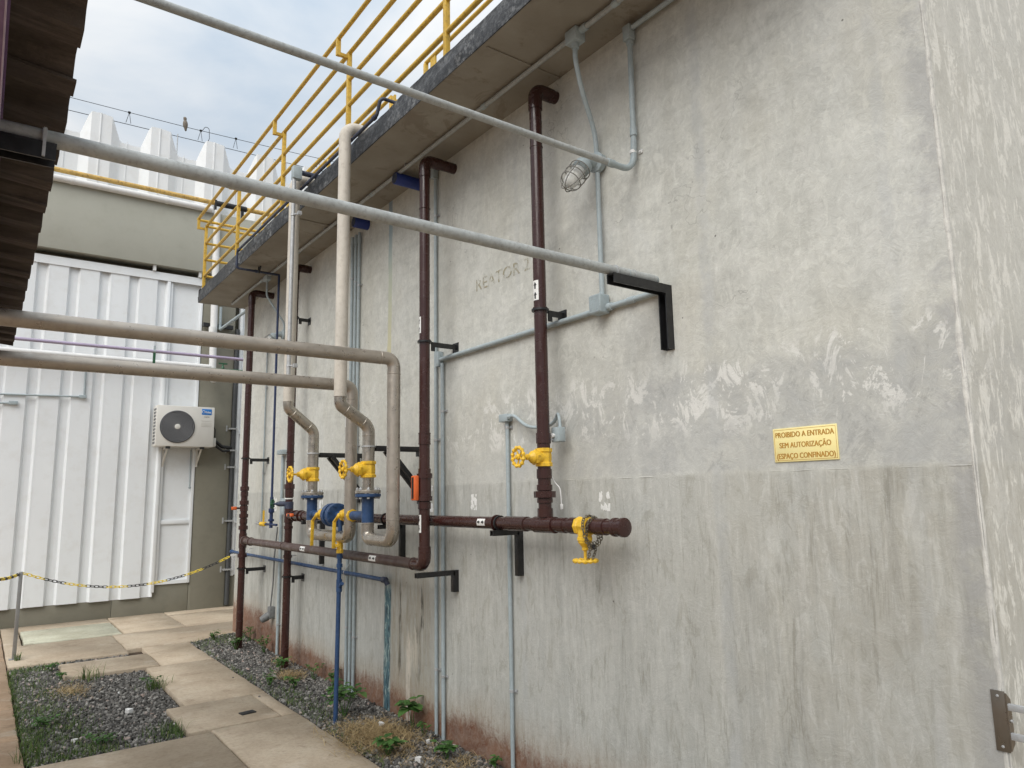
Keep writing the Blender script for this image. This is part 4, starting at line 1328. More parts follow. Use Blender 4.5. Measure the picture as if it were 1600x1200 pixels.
for Y, zt, zo, YD, ZH in ((4.74, 2.30, 2.045, 4.355, 2.53), (5.80, 2.385, 2.10, 5.04, 2.435)):
    out('riser', MB().tube([(3.4, Y, 4.335), (XU, Y, 4.335), (XU, Y, zt)], SR, bend=0.09, seg=24), 'cream', st)
    out('offset_bend', MB().tube([(XU, Y, zt + 0.001), (XU, Y, zt - 0.055), (XI, Y, zo + 0.055), (XI, Y, 1.85)], SR - 0.0006, bend=0.085, seg=24), 'steel', st)
    dv = V((XI - XU, 0, zo + 0.11 - zt)).normalized()
    weld(st, (XU, Y, zt), (0, 0, 1))
    weld(st, (XI, Y, zo - 0.01), (0, 0, 1))
    c1 = V((XU, Y, zt - 0.055)) + dv * 0.055
    c2 = V((XI, Y, zo + 0.055)) - dv * 0.055
    weld(st, c1, dv)
    weld(st, c2, dv)
    gate_valve(st, (XI, Y, 1.795), (0, 0, 1), (-1, 0, 0), SR, k=0.98, reach=0.19, wheel=0.058)
    out('spool', MB().tube([(XI, Y, 1.75), (XI, Y, 1.63)], SR - 0.004, seg=24), 'steel', st)
    weld(st, (XI, Y, 1.675), (0, 0, 1), SR - 0.004)
    out('flange', MB().lathe([(SR, 0.022), (SR + 0.008, 0.016), (0.088, 0.014), (0.0905, 0.011), (0.0905, -0.006), (0.088, -0.008), (SR, -0.008)], (XI, Y, 1.635), (0, 0, 1), 32), 'steel', st)
    out('blue_flange', MB().lathe([(SR, -0.024), (SR + 0.006, -0.018), (0.088, -0.016), (0.0905, -0.013), (0.0905, 0.004), (0.088, 0.006), (SR, 0.006)], (XI, Y, 1.6175), (0, 0, 1), 32), 'blue', st)
    flange_bolts(st, (XI, Y, 1.624), (0, 0, 1), 0.074, 8, 0.024)
    out('blue_tee', MB().tube([(XI, Y, 1.60), (XI, Y, 1.42)], SR - 0.002, seg=24).lathe([(0.036, 0), (0.036, 0.068), (0.033, 0.075)], (XI, Y, 1.47), (0, 1 if Y < 5 else -1, 0), 20), 'blue', st)
    weld(st, (XI, Y, 1.415), (0, 0, 1))
    out('return_bend', MB().tube([(XI, Y, 1.425), (XI, Y, 1.312), (XI, YD, 1.312), (XI, YD, 1.46)], SR - 0.0006, bend=0.10, seg=24, nb=10), 'steel', st)
    weld(st, (XI, YD, 1.45), (0, 0, 1))
    out('down_leg', MB().tube([(XI, YD, 1.44), (XI, YD, ZH - 0.11)], SR, seg=24), 'taupe', st)
    out('top_elbow', MB().tube([(XI, YD, ZH - 0.12), (XI, YD, ZH), (XI - 0.12, YD, ZH)], SR - 0.0006, bend=0.10, seg=24, nb=10), 'taupe', st)
    weld(st, (XI, YD, ZH - 0.105), (0, 0, 1), SR, 'taupe')
    weld(st, (XI - 0.105, YD, ZH), (1, 0, 0), SR, 'taupe')
    out('feed_pipe', MB().tube([(XI - 0.11, YD, ZH), (-2.6, YD, ZH)], SR, seg=24), 'taupe', st)
    lb = MB()
out('label', cyl_patch((XI, 4.355, 1.80), (0, 0, 1), (-1, 0, 0), SR + 0.001, -0.62, -0.22, -0.085, 0.085, 4), 'label_white', st)
out('label', cyl_patch((XI, 5.04, 2.20), (0, 0, 1), (-1, 0, 0), SR + 0.001, -0.35, 0.0, -0.08, 0.08, 4), 'label_white', st)

# the cross link, from the far riser to the near one
LZ2 = 1.47
out('link_pipe', MB().tube([(XI, 5.78, LZ2), (XI, 5.58, LZ2)], 0.030, seg=20), 'blue', st)
out('link_pipe', MB().tube([(XI, 5.00, LZ2), (XI, 4.78, LZ2)], 0.033, seg=20), 'blue', st)
def ball_valve(yc, hub_y):
    b = MB()
    b.lathe([(0.033, -0.085), (0.046, -0.083), (0.046, -0.058), (0.038, -0.052), (0.043, -0.03), (0.048, 0.0), (0.043, 0.03), (0.038, 0.052), (0.046, 0.058), (0.046, 0.083), (0.033, 0.085)], (XI, yc, LZ2), (0, 1, 0), 8)
    b.lathe([(0.020, 0.03), (0.022, 0.06), (0.015, 0.066)], (XI, yc, LZ2), (-1, 0, 0), 14)
    v = out('ball_valve', b, 'yellow', st, 25)
    h = MB()
    h.lathe([(0.010, 0), (0.019, 0.004), (0.019, 0.018), (0.012, 0.024)], (XI - 0.062, yc, LZ2), (-1, 0, 0), 16)
    h.bar((XI - 0.076, yc, LZ2), (XI - 0.094, yc + 0.035, LZ2 - 0.045), 0.008, 0.024, (1, 0, 0), 0.002)
    h.bar((XI - 0.094, yc + 0.033, LZ2 - 0.040), (XI - 0.094, yc + 0.042, LZ2 - 0.235), 0.008, 0.026, (1, 0, 0), 0.002)
    out('lever', h, 'yellow', v)
ball_valve(5.50, 5.5)
ball_valve(5.07, 5.07)
out('link_pipe', MB().tube([(XI, 5.44, LZ2), (XI, 5.10, LZ2)], 0.028, seg=20), 'blue', st)
out('check_valve', MB().tube([(XI, 5.385, LZ2), (XI, 5.30, LZ2)], 0.062, seg=24), 'blue', st)
for yf in (5.388, 5.362, 5.298, 5.272):
    out('blue_flange', MB().lathe([(0.03, -0.011), (0.086, -0.011), (0.0895, -0.008), (0.0895, 0.008), (0.086, 0.011), (0.03, 0.011)], (XI, yf, LZ2), (0, 1, 0), 32), 'blue', st)
flange_bolts(st, (XI, 5.33, LZ2), (0, 1, 0), 0.074, 8, 0.070, 'blue')

# blue standpipe dropping from the link to the ground
SY, SX = 5.205, 2.215
out('drop_pipe', MB().tube([(SX, SY, LZ2), (SX, SY, 1.29)], 0.0165, seg=16), 'blue', st)
dvv = out('drain_valve', MB().lathe([(0.018, -0.055), (0.027, -0.053), (0.027, -0.03), (0.022, -0.022), (0.026, 0), (0.022, 0.022), (0.027, 0.03), (0.027, 0.053), (0.018, 0.055)], (SX, SY, 1.245), (0, 0, 1), 8).lathe([(0.012, 0), (0.012, 0.035), (0.018, 0.037), (0.018, 0.05), (0.01, 0.053)], (SX, SY, 1.245), (-1, 0, 0), 12), 'yellow', st, 25)
out('lever', MB().bar((SX - 0.045, SY + 0.01, 1.25), (SX - 0.045, SY - 0.085, 1.243), 0.008, 0.022, (1, 0, 0), 0.002), 'yellow', dvv)
out('standpipe', MB().tube([(SX, SY, 1.20), (SX - 0.01, SY, -0.04)], 0.0165, seg=16), 'blue', st)
for z in (1.165, 1.10):
    coupling(st, (SX, SY, z), (0, 0, 1), 0.0165, 0.03, 0.006, 'blue')
out('side_port', MB().tube([(SX, SY, 1.0), (SX, SY, 0.91)], 0.022, seg=16).tube([(SX, SY, 0.94), (SX, SY - 0.055, 0.975)], 0.014, seg=12), 'blue', st)

# ------------------------------------------------------------------ brackets on the tank wall
def pipe_ring(parent, c, r, axis=(0, 0, 1)):
    return out('pipe_clamp', MB().lathe([(r, -0.006), (r + 0.0075, -0.006), (r + 0.0075, 0.006), (r, 0.006)], c, axis, 22), 'black', parent, 30)

def stub_bracket(label, px, y, z, r, h=0.035):
    """folded steel arm from a wall plate to a standing pipe"""
    b = thing('wall_bracket', label, 'bracket', (WX, y, z), 'black pipe brackets on the tank wall')
    x0 = px + r + 0.004
    out('arm', MB().bar((x0, y, z), (WX - 0.004, y, z), 0.045, 0.006, bev=0.001).bar((x0, y - 0.021, z - 0.014), (WX - 0.004, y - 0.021, z - 0.014), 0.005, h), 'black', b)
    out('tab', MB().box((x0, y - 0.022, z - 0.06), (x0 + 0.03, y - 0.016, z)), 'black', b)
    out('wall_plate', MB().box((WX - 0.0045, y - 0.045, z - 0.055), (WX - 0.0005, y + 0.03, z + 0.02)), 'black', b)
    pipe_ring(b, (px, y, z + 0.002), r + 0.0062)
stub_bracket('short black bracket halfway up the pipe with the red handle', BX, NY, 2.652, PR)
stub_bracket('short black bracket on the pipe nearest the camera, above the yellow valve', CX, PY, 2.632, PR)
stub_bracket('thin black bracket on the farthest brown pipe, at mid height', BX, BY, 2.055, PR)
stub_bracket('black bracket on the farthest brown pipe, near the ground', BX, BY, 0.845, PR)
stub_bracket('black bracket on the farthest brown pipe, high up', BX, BY, 3.405, PR)
stub_bracket('black bracket low on the second brown standing pipe', CX, 7.15, 0.845, PR)
stub_bracket('black bracket high on the second brown standing pipe', CX, 7.15, 3.445, PR)

def angle_bracket(label, xt, y, z, leg, w=0.035, ring=None):
    """L bracket: level arm under the pipe, leg down the wall"""
    b = thing('wall_bracket', label, 'bracket', (WX, y, z), 'black pipe brackets on the tank wall')
    out('arm', MB().bar((xt, y, z), (WX - 0.001, y, z), w, 0.006).bar((xt, y + w / 2 - 0.003, z - 0.016), (WX - 0.03, y + w / 2 - 0.003, z - 0.016), 0.006, 0.026).bar((xt, y - w / 2 + 0.003, z - 0.016), (WX - 0.03, y - w / 2 + 0.003, z - 0.016), 0.006, 0.026), 'black', b)
    out('leg', MB().bar((WX - 0.022, y, z - 0.004), (WX - 0.022, y, z - leg), w, 0.042, (1, 0, 0), 0.001), 'black', b)
    if ring:
        pipe_ring(b, ring[0], ring[1], (0, 1, 0))
angle_bracket('black angle bracket under the brown manifold', CX - 0.06, 3.53, MZ - PR - 0.007, 0.27, ring=((CX, 3.53, MZ), PR + 0.001))
angle_bracket('black angle bracket under the manifold behind the steel bends', CX - 0.06, 5.02, MZ - PR - 0.007, 0.25, ring=((CX, 5.02, MZ), PR + 0.001))
angle_bracket('black angle bracket under the manifold at the far valve', CX - 0.06, 6.62, MZ - PR - 0.007, 0.40)
angle_bracket('black angle bracket under the elbow of the low brown loop', BX - 0.07, NY - 0.01, LZ - PR - 0.013, 0.14)

def brace_bracket(label, y, z, yo):
    b = thing('wall_bracket', label, 'bracket', (WX, y, z), 'black pipe brackets on the tank wall')
    out('arm', MB().bar((XI + SR + 0.004, y, z), (WX - 0.001, y, z), 0.04, 0.038, bev=0.001), 'black', b)
    for s in (-1, 1):
        out('brace', MB().bar((XI + 0.15, y + s * 0.04, z - 0.015), (WX - 0.012, y + s * 0.04, z - 0.33), 0.03, 0.030), 'black', b)
        out('foot', MB().box((WX - 0.02, y + s * 0.04 - 0.016, z - 0.40), (WX - 0.0005, y + s * 0.04 + 0.016, z - 0.28), 0.002), 'black', b)
    out('hanger_tab', MB().box((WX - 0.07, y - 0.05, z - 0.055), (WX - 0.045, y - 0.021, z - 0.018)), 'black', b)
    out('pipe_clamp', MB().lathe([(SR, -0.006), (SR + 0.008, -0.006), (SR + 0.008, 0.006), (SR, 0.006)], (XI, y, z + 0.012), (0, 0, 1), 24), 'galv', b, 30)
brace_bracket('black braced bracket holding the nearer steel riser', 4.74, 1.945, 0)
brace_bracket('black braced bracket holding the farther steel riser', 5.80, 1.955, 0)

# large channel bracket carrying the thick grey conduit
big = thing('channel_bracket', 'large black L-shaped channel bracket high on the wall', 'bracket', (WX, 2.30, 2.58))
GY, GZ = 2.315, 2.625
def channel_x(x0, x1, y, ztop, w=0.05, h=0.045, t=0.006):
    return MB().box((x0, y - w / 2, ztop - t), (x1, y + w / 2, ztop)).box((x0, y - w / 2, ztop - h), (x1, y - w / 2 + t, ztop - t - 0.0002)).box((x0, y + w / 2 - t, ztop - h), (x1, y + w / 2, ztop - t - 0.0002))
out('arm', channel_x(2.27, WX - 0.044, GY - 0.02, GZ - 0.026), 'black', big)
lg = MB()
lg.box((WX - 0.006, GY - 0.045, 2.28), (WX - 0.0005, GY + 0.005, GZ - 0.026)).box((WX - 0.045, GY - 0.045, 2.28), (WX - 0.0065, GY - 0.039, GZ - 0.026)).box((WX - 0.045, GY - 0.001, 2.28), (WX - 0.0065, GY + 0.005, GZ - 0.026))
out('leg', lg, 'black', big)
out('conduit_clamp', MB().lathe([(0.0242, -0.004), (0.028, -0.004), (0.028, 0.004), (0.0242, 0.004)], (2.32, GY, GZ), (1, 0, 0), 20), 'galv', big)
out('conduit_clamp', MB().lathe([(0.0242, -0.003), (0.027, -0.003), (0.027, 0.003), (0.0242, 0.003)], (2.44, GY, GZ), (1, 0, 0), 20), 'galv', big)

# ------------------------------------------------------------------ conduits
tk = thing('overhead_conduit', 'thick grey conduit crossing overhead from the shed roof to the channel bracket', 'conduit', (1.2, GY, GZ))
out('tube', MB().tube([(-1.2, GY, GZ), (2.585, GY, GZ)], 0.0238, seg=20), 'conduit_dusty', tk)
out('coupling', MB().ring((2.40, GY, GZ), (1, 0, 0), 0.0236, 0.004, 0.0012), 'conduit', tk)
out('end_cap', MB().lathe([(0.0238, 0), (0.022, 0.012), (0.015, 0.022), (0.004, 0.026)], (2.585, GY, GZ), (1, 0, 0), 20), 'conduit', tk)

CR = 0.0145
uc = thing('overhead_conduit', 'thin grey conduit crossing overhead and turning up the wall beside the caged lamp', 'conduit', (1.3, 2.455, 3.26))
out('tube', MB().tube([(-0.9, 2.455, 3.255), (2.45, 2.455, 3.255)], 0.0165, seg=18), 'conduit_dusty', uc)
out('bend', MB().tube([(2.44, 2.455, 3.255), (2.628, 2.455, 3.255), (2.628, 2.445, 3.42)], 0.0165, bend=0.10, seg=18, nb=10), 'conduit', uc)
out('tube', MB().tube([(2.628, 2.445, 3.41), (2.628, 2.44, 4.0)], CR, seg=16), 'conduit', uc)
out('coupling', MB().ring((2.628, 2.444, 3.47), (0, 0, 1), 0.0145, 0.05, 0.0045), 'conduit', uc)
out('coupling', MB().ring((2.46, 2.455, 3.255), (1, 0, 0), 0.0165, 0.05, 0.0035), 'conduit', uc)
clamp(uc, (2.628, 2.452, 3.36), r=0.0168, mat='white')
def jbox(name, parent, c, s, mat='conduit', lid=None):
    b = out(name, MB().obox(c, s, None, 0.004), mat, parent)
    return b
b = jbox('conduit_box', uc, (2.622, 2.44, 4.03), (0.045, 0.05, 0.085))
out('hub', MB().lathe([(0.0145, -0.02), (0.02, -0.018), (0.02, 0.0)], (2.628, 2.44, 3.985), (0, 0, 1), 14), 'conduit', b)
out('tube', MB().tube([(2.622, 2.41, 4.05), (2.622, 1.05, 4.05)], CR, seg=14), 'conduit', uc)

sc_ = thing('soffit_conduit', 'grey conduit running the length of the slab soffit with drop to the caged lamp', 'conduit', (2.44, 5.0, 4.08))
out('tube', MB().tube([(2.44, 9.3, 4.0775), (2.44, 1.05, 4.0775)], CR, seg=14), 'conduit_dusty', sc_)
jb = jbox('conduit_box', sc_, (2.435, 2.66, 4.058), (0.07, 0.09, 0.075))
out('hub', MB().lathe([(0.0145, -0.03), (0.021, -0.028), (0.021, 0.0)], (2.435, 2.66, 4.02), (0, 0, 1), 14), 'conduit', jb)
out('hub', MB().lathe([(0.0145, -0.09), (0.021, -0.088), (0.021, -0.045)], (2.44, 2.66, 4.0775), (0, 1, 0), 14), 'conduit', jb)
out('drop_tube', MB().tube(smooth([(2.435, 2.66, 4.01), (2.437, 2.662, 3.92), (2.50, 2.685, 3.77), (2.60, 2.715, 3.60), (2.627, 2.724, 3.47), (2.628, 2.725, 3.30)]) + [V((2.628, 2.725, 2.64))], 0.0135, seg=14), 'conduit', sc_)
for y in (2.35, 3.55, 5.2, 6.9, 8.1):
    out('coupling', MB().ring((2.44, y, 4.0775), (0, 1, 0), CR, 0.04, 0.003), 'conduit', sc_)
for y in (1.9, 4.6, 6.2, 7.5, 9.0):
    out('strap', MB().box((2.42, y - 0.008, 4.086), (2.46, y + 0.008, 4.0995)), 'galv', sc_)
bx2 = jbox('conduit_box', sc_, (2.44, 7.9, 4.055), (0.05, 0.13, 0.06))
out('drop_tube', MB().tube([(2.44, 7.9, 4.03), (2.44, 7.9, 3.85), (2.63, 7.85, 3.55), (2.635, 7.85, 3.44)], 0.011, bend=0.12, seg=12), 'conduit', sc_)

wc = thing('wall_conduit', 'grey conduit run along the wall through the ribbed junction box', 'conduit', (2.635, 3.4, 2.58))
out('tube', MB().tube([(2.638, 4.44, 2.58), (2.638, 2.33, 2.58)], 0.0155, seg=16), 'conduit', wc)
rb = out('junction_box', MB().obox((2.615, 2.735, 2.60), (0.075, 0.085, 0.105), None, 0.008), 'conduit', wc)
rib = MB()
for i in range(7):
    rib.box((2.5775 - 0.0022, 2.70 + i * 0.0115, 2.555), (2.5778, 2.705 + i * 0.0115, 2.645))
for i in range(7):
    rib.box((2.5775 - 0.0016, 2.697, 2.556 + i * 0.0135), (2.5778, 2.774, 2.560 + i * 0.0135))
for i in range(8):
    rib.box((2.585 + i * 0.008, 2.6925 - 0.0018, 2.555), (2.588 + i * 0.008, 2.6928, 2.645))
out('ribbing', rib, 'conduit', rb)
out('hub', MB().lathe([(0.0155, -0.03), (0.022, -0.028), (0.022, 0.0)], (2.638, 2.692, 2.58), (0, 1, 0), 14), 'conduit', rb)
out('coupling', MB().ring((2.638, 2.52, 2.58), (0, 1, 0), 0.0155, 0.05, 0.003), 'conduit', wc)
tfit = out('tee_fitting', MB().box((2.615, 4.435, 2.53), (WX - 0.001, 4.475, 2.64), 0.003), 'conduit', wc)

def wall_riser(label, y, z0, z1, r=0.0125, clamps=(), dx=0.0):
    t = thing('wall_conduit', label, 'conduit', (WX - r - 0.008, y, max(z0, 0)))
    x = WX - r - 0.008 - dx
    out('tube', MB().tube([(x, y, z0), (x, y, z1)], r, seg=14), 'conduit', t)
    for z in clamps:
        clamp(t, (x, y, z), r=r)
    return t
t = wall_riser('left one of the paired grey conduits behind the pipe with the red handle', 4.51, -0.04, 4.0, clamps=(0.42, 2.0, 3.7))
jbox('conduit_box', t, (2.63, 4.51, 4.04), (0.045, 0.04, 0.09))
t = wall_riser('right one of the paired grey conduits behind the pipe with the red handle', 4.415, -0.04, 2.55, r=0.0135, clamps=(0.39, 2.2))
for k, (y, lab) in enumerate(((6.03, 'left one of the three grey conduits dropping from the blue stub'), (5.955, 'middle one of the three grey conduits dropping from the blue stub'), (5.88, 'right one of the three grey conduits dropping from the blue stub'))):
    t = wall_riser(lab, y, -0.04, 4.0, 0.0135, clamps=(0.50 - 0.03 * k, 2.05, 3.6 - 0.05 * k))
    out('coupling', MB().ring((2.6385, y, 3.93), (0, 0, 1), 0.0135, 0.07, 0.004), 'conduit', t)
t = wall_riser('nearest grey conduit, rising from the ground to a small box with a flexible tail', 3.63, -0.04, 2.05, 0.0125, clamps=(0.45, 2.015))
bx = jbox('conduit_box', t, (2.63, 3.635, 2.075), (0.045, 0.085, 0.048))
out('flexible_tail', MB().tube(smooth([(2.625, 3.59, 2.078), (2.625, 3.53, 2.075), (2.62, 3.40, 2.005), (2.622, 3.26, 1.985), (2.625, 3.17, 2.0), (2.625, 3.12, 2.04)]), 0.0105, seg=12), 'conduit', t)
out('gland', MB().lathe([(0.012, 0), (0.017, 0.002), (0.017, 0.02), (0.012, 0.024)], (2.625, 3.595, 2.078), (0, -1, 0), 8), 'conduit', t)
swt = thing('pressure_switch', 'small grey switch box clipped to the brown pipe above its yellow valve', 'switch box', (2.58, 3.08, 1.92))
sb = out('case', MB().obox((2.575, 3.06, 1.925), (0.05, 0.06, 0.082), None, 0.003), 'conduit', swt)
out('lid', MB().obox((2.575, 3.0285, 1.925), (0.044, 0.004, 0.074), None, 0.001), 'conduit', sb)
out('nipple', MB().lathe([(0.007, 0), (0.012, 0.002), (0.012, 0.014), (0.007, 0.016)], (2.552, 3.07, 1.92), (-1, 0, 0), 8), 'white', sb)
out('cable_tail', MB().tube([(2.59, 3.06, 1.965), (2.59, 3.065, 2.01), (2.61, 3.10, 2.055), (2.63, 3.14, 2.03)], 0.0095, bend=0.03, seg=10), 'conduit', swt)
out('mount', MB().bar((CX + PR - 0.002, 3.09, 1.90), (2.56, 3.075, 1.90), 0.012, 0.012), 'galv', swt)
drp = thing('cable', 'thin white cable with plug hanging behind the union of the near brown pipe', 'cable', (2.575, 3.04, 1.5))
out('cable', MB().tube(smooth([(2.545, 3.095, 1.70), (2.56, 3.08, 1.66), (2.572, 3.058, 1.63), (2.575, 3.052, 1.58), (2.58, 3.055, 1.54)]), 0.0035, seg=8), 'white', drp)
out('plug', MB().obox((2.58, 3.055, 1.53), (0.012, 0.016, 0.03), None, 0.003), 'white', drp)

# far conduits and small blue water line
t = wall_riser('grey conduit between the two far brown pipes with a box halfway', 7.78, -0.04, 2.06, 0.015, clamps=(0.30, 1.1))
jbox('conduit_box', t, (2.625, 7.78, 2.10), (0.06, 0.15, 0.05))
jbox('socket_box', t, (2.615, 7.60, 1.52), (0.07, 0.09, 0.17))
t = wall_riser('thin grey conduit just right of the farthest brown pipe', 8.46, 1.33, 3.40, 0.008, clamps=(1.9, 2.9))
fv = thing('water_line', 'thin blue water pipe from the slab edge down the wall to a small yellow tap', 'pipe', (2.5, 7.68, 1.3))
out('edge_pipe', MB().tube([(2.75, 4.25, 4.345), (2.05, 4.25, 4.345), (2.045, 4.30, 4.235), (2.045, 7.68, 4.235), (2.045, 7.68, 4.045), (2.50, 7.68, 4.045)], 0.0125, bend=0.03, seg=12), 'navy', fv)
out('drop_pipe', MB().tube([(2.49, 7.68, 4.045), (2.50, 7.68, 4.045), (2.50, 7.68, 1.42)], 0.0125, bend=0.02, seg=12), 'dark_blue', fv)
for p, a in (((2.045, 4.34, 4.235), (0, 1, 0)), ((2.045, 7.64, 4.235), (0, 1, 0)), ((2.045, 7.68, 4.09), (0, 0, 1)), ((2.25, 7.68, 4.045), (1, 0, 0))):
    coupling(fv, p, a, 0.0125, 0.03, 0.005, 'navy')
out('tee', MB().tube([(2.50, 7.68, 1.62), (2.50, 7.68, 1.30)], 0.018, seg=12).tube([(2.50, 7.50, 1.335), (2.50, 7.86, 1.335)], 0.0125, seg=12).ring((2.50, 7.68, 1.48), (0, 0, 1), 0.018, 0.05, 0.012).ring((2.50, 7.68, 1.38), (0, 0, 1), 0.018, 0.03, 0.012), 'dark_blue', fv)
tp = out('tap', MB().lathe([(0.012, -0.07), (0.024, -0.065), (0.024, -0.04), (0.017, -0.03), (0.026, 0), (0.017, 0.03), (0.024, 0.04), (0.024, 0.065), (0.012, 0.07)], (2.50, 7.95, 1.335), (0, 1, 0), 8), 'yellow', fv)
out('lever', MB().bar((2.50, 7.93, 1.36), (2.50, 7.93, 1.48), 0.008, 0.018, (1, 0, 0)), 'yellow', tp)
out('hose_tail', MB().tube([(2.50, 8.02, 1.335), (2.52, 8.25, 1.335), (2.60, 8.42, 1.34)], 0.010, bend=0.04, seg=10), 'galv', fv)
hg = out('hanger', MB().bar((2.28, 7.68, 4.06), (2.28, 7.68, 4.10), 0.02, 0.02).bar((2.28, 7.68, 4.03), (2.28, 7.63, 4.095), 0.015, 0.015), 'black', fv)

bh = thing('water_line', 'blue level pipe low on the far wall, ending in a capped elbow above the blue-green run', 'pipe', (2.585, 7.2, 0.966))
out('tube', MB().tube([(2.585, 9.40, 0.966), (2.585, 5.19, 0.966)], 0.0165, seg=14), 'blue', bh)
out('end_cap', MB().lathe([(0.017, -0.05), (0.024, -0.048), (0.024, 0.0), (0.02, 0.01)], (2.585, 5.185, 0.966), (0, -1, 0), 16).tube([(2.585, 5.19, 0.966), (2.60, 5.18, 0.93)], 0.02, seg=14), 'navy', bh)
out('end_cap', MB().lathe([(0.017, -0.03), (0.024, -0.028), (0.024, 0.01)], (2.585, 9.40, 0.966), (0, 1, 0), 14), 'blue', bh)
for y in (5.95, 7.35, 8.8):
    out('hook', MB().tube([(2.656, y, 1.03), (2.62, y, 1.03), (2.585, y, 0.992), (2.565, y, 0.966), (2.585, y, 0.942), (2.656, y, 0.942)], 0.005, bend=0.015, seg=8), 'galv', bh)

for y, xt, lab in ((4.74, 2.41, 'long royal blue pipe stub sticking out under the slab beside a brown elbow'), (5.75, 2.52, 'short royal blue pipe stub above the three grey conduits')):
    b = thing('pipe_stub', lab, 'pipe', (WX, y, 4.035))
    out('tube', MB().lathe([(0.047, 0), (0.047, WX + 0.01 - xt - 0.004), (0.044, WX + 0.01 - xt)], (WX + 0.01, y, 4.035), (-1, 0, 0), 24), 'royal', b)
    out('end_face', MB().lathe([(0.040, 0), (0.040, 0.0008)], (xt, y, 4.035), (-1, 0, 0), 24), 'navy', b)

gp_ = thing('wall_conduit', 'galvanised conduit standing in front of the farther cream riser', 'conduit', (1.945, 5.66, 2.5))
out('tube', MB().tube([(1.945, 5.665, 2.50), (1.945, 5.665, 4.27)], 0.0165, seg=16), 'galv', gp_)
out('conduit_box', MB().obox((1.965, 5.665, 4.315), (0.075, 0.06, 0.11), None, 0.004), 'conduit', gp_)
out('top_pipe', MB().tube([(1.99, 5.665, 4.33), (2.9, 5.665, 4.33)], 0.022, seg=14), 'navy', gp_)
for z in (3.94, 2.66):
    out('beam_clamp', MB().ring((1.945, 5.665, z), (0, 0, 1), 0.0165, 0.02, 0.004).tube([(1.945, 5.65, z), (1.96, 5.58, z - 0.01)], 0.007, seg=8).obox((1.965, 5.57, z - 0.01), (0.03, 0.03, 0.03)), 'galv', gp_)

for label, x, y, z in (('small grey box on the slab edge beside the navy elbow', 2.30, 4.45, 4.30), ('small grey box on the slab edge near the closest rail post', 2.22, 3.18, 4.33)):
    b = thing('slab_box', label, 'junction box', (x, y, 4.255))
    out('case', MB().obox((x, y, z), (0.05, 0.06, 0.08), None, 0.005), 'conduit', b)
    out('leg', MB().tube([(x, y, 4.25), (x, y, z)], 0.012, seg=10), 'galv', b)
    out('tail', MB().tube([(x, y, z), (x + 0.05, y - 0.12, z - 0.02), (x + 0.09, y - 0.22, 4.262)], 0.010, bend=0.04, seg=10), 'blue', b)
cb = thing('cable', 'black flexible cable looping up behind the yellow rail on the slab', 'cable', (2.5, 4.1, 4.255))
out('cable', MB().tube([(2.5, 4.45, 4.26), (2.5, 4.3, 4.45), (2.5, 4.0, 4.53), (2.45, 3.6, 4.50), (2.3, 3.2, 4.34)], 0.012, bend=0.15, seg=10), 'dark_rubber', cb)

# ------------------------------------------------------------------ caged lamps
def caged_lamp(label, x, y, z, d, k=1.0, side=None):
    t = thing('caged_lamp', label, 'lamp', (WX, y, z), 'caged wall lamps')
    d = V(d).normalized()
    o = V((x, y, z))
    base = out('mounting_box', MB().lathe([(0.044 * k, 0), (0.046 * k, 0.008), (0.046 * k, 0.030), (0.050 * k, 0.032), (0.050 * k, 0.040), (0.040 * k, 0.044), (0.030 * k, 0.050), (0.026 * k, 0.085)], (WX - 0.008, y, z), (-1, 0, 0), 22), 'conduit', t)
    n0 = V((WX - 0.075 * k, y, z))
    out('neck', MB().tube([n0 + V((0.03, 0, 0)), n0 - V((0.012, 0, 0)), n0 - V((0.012, 0, 0)) + d * 0.05], 0.026 * k, bend=0.02, seg=16), 'conduit', t)
    h0 = n0 - V((0.012, 0, 0)) + d * 0.03
    hd = out('holder', MB().lathe([(0.028 * k, 0), (0.042 * k, 0.012 * k), (0.044 * k, 0.02 * k), (0.044 * k, 0.055 * k), (0.038 * k, 0.058 * k)], h0, d, 22), 'conduit', t)
    out('globe', MB().lathe([(0.033 * k, 0.055 * k), (0.035 * k, 0.07 * k), (0.036 * k, 0.12 * k), (0.033 * k, 0.145 * k), (0.024 * k, 0.163 * k), (0.012 * k, 0.173 * k), (0.002, 0.176 * k)], h0, d, 24), 'glass', t, 80)
    u = d.orthogonal().normalized()
    w = d.cross(u)
    cg = MB()
    for tt, rr in ((0.05, 0.052), (0.095, 0.053), (0.135, 0.051)):
        cg.tube([h0 + d * tt * k + (u * math.cos(a) + w * math.sin(a)) * rr * k for a in [2 * PI * q / 20 for q in range(20)]], 0.0030, seg=6, closed=True)
    for q in range(6):
        a = PI * q / 3
        e = u * math.cos(a) + w * math.sin(a)
        if q < 3:
            path = [h0 + d * 0.05 * k + e * 0.052 * k, h0 + d * 0.135 * k + e * 0.051 * k]
            for s in range(1, 9):
                b_ = PI * s / 8
                path.append(h0 + d * (0.135 + 0.055 * math.sin(b_)) * k + e * 0.051 * k * math.cos(b_))
            path.append(h0 + d * 0.05 * k - e * 0.052 * k)
            cg.tube(path, 0.0030, seg=6)
    out('cage', cg, 'cage', t)
caged_lamp('caged wall lamp on the grey conduit below the slab, beside the thin overhead conduit', WX, 2.725, 3.41, (-0.62, 0.10, -0.78), 1.15)
caged_lamp('small caged wall lamp far along the wall, seen over the upper feed pipe', WX, 7.85, 3.42, (-0.72, 0.1, -0.62), 1.1)
dv = thing('hanging_socket', 'grey socket hanging on a cable low between the far brown pipes', 'socket', (2.61, 8.0, 0.35))
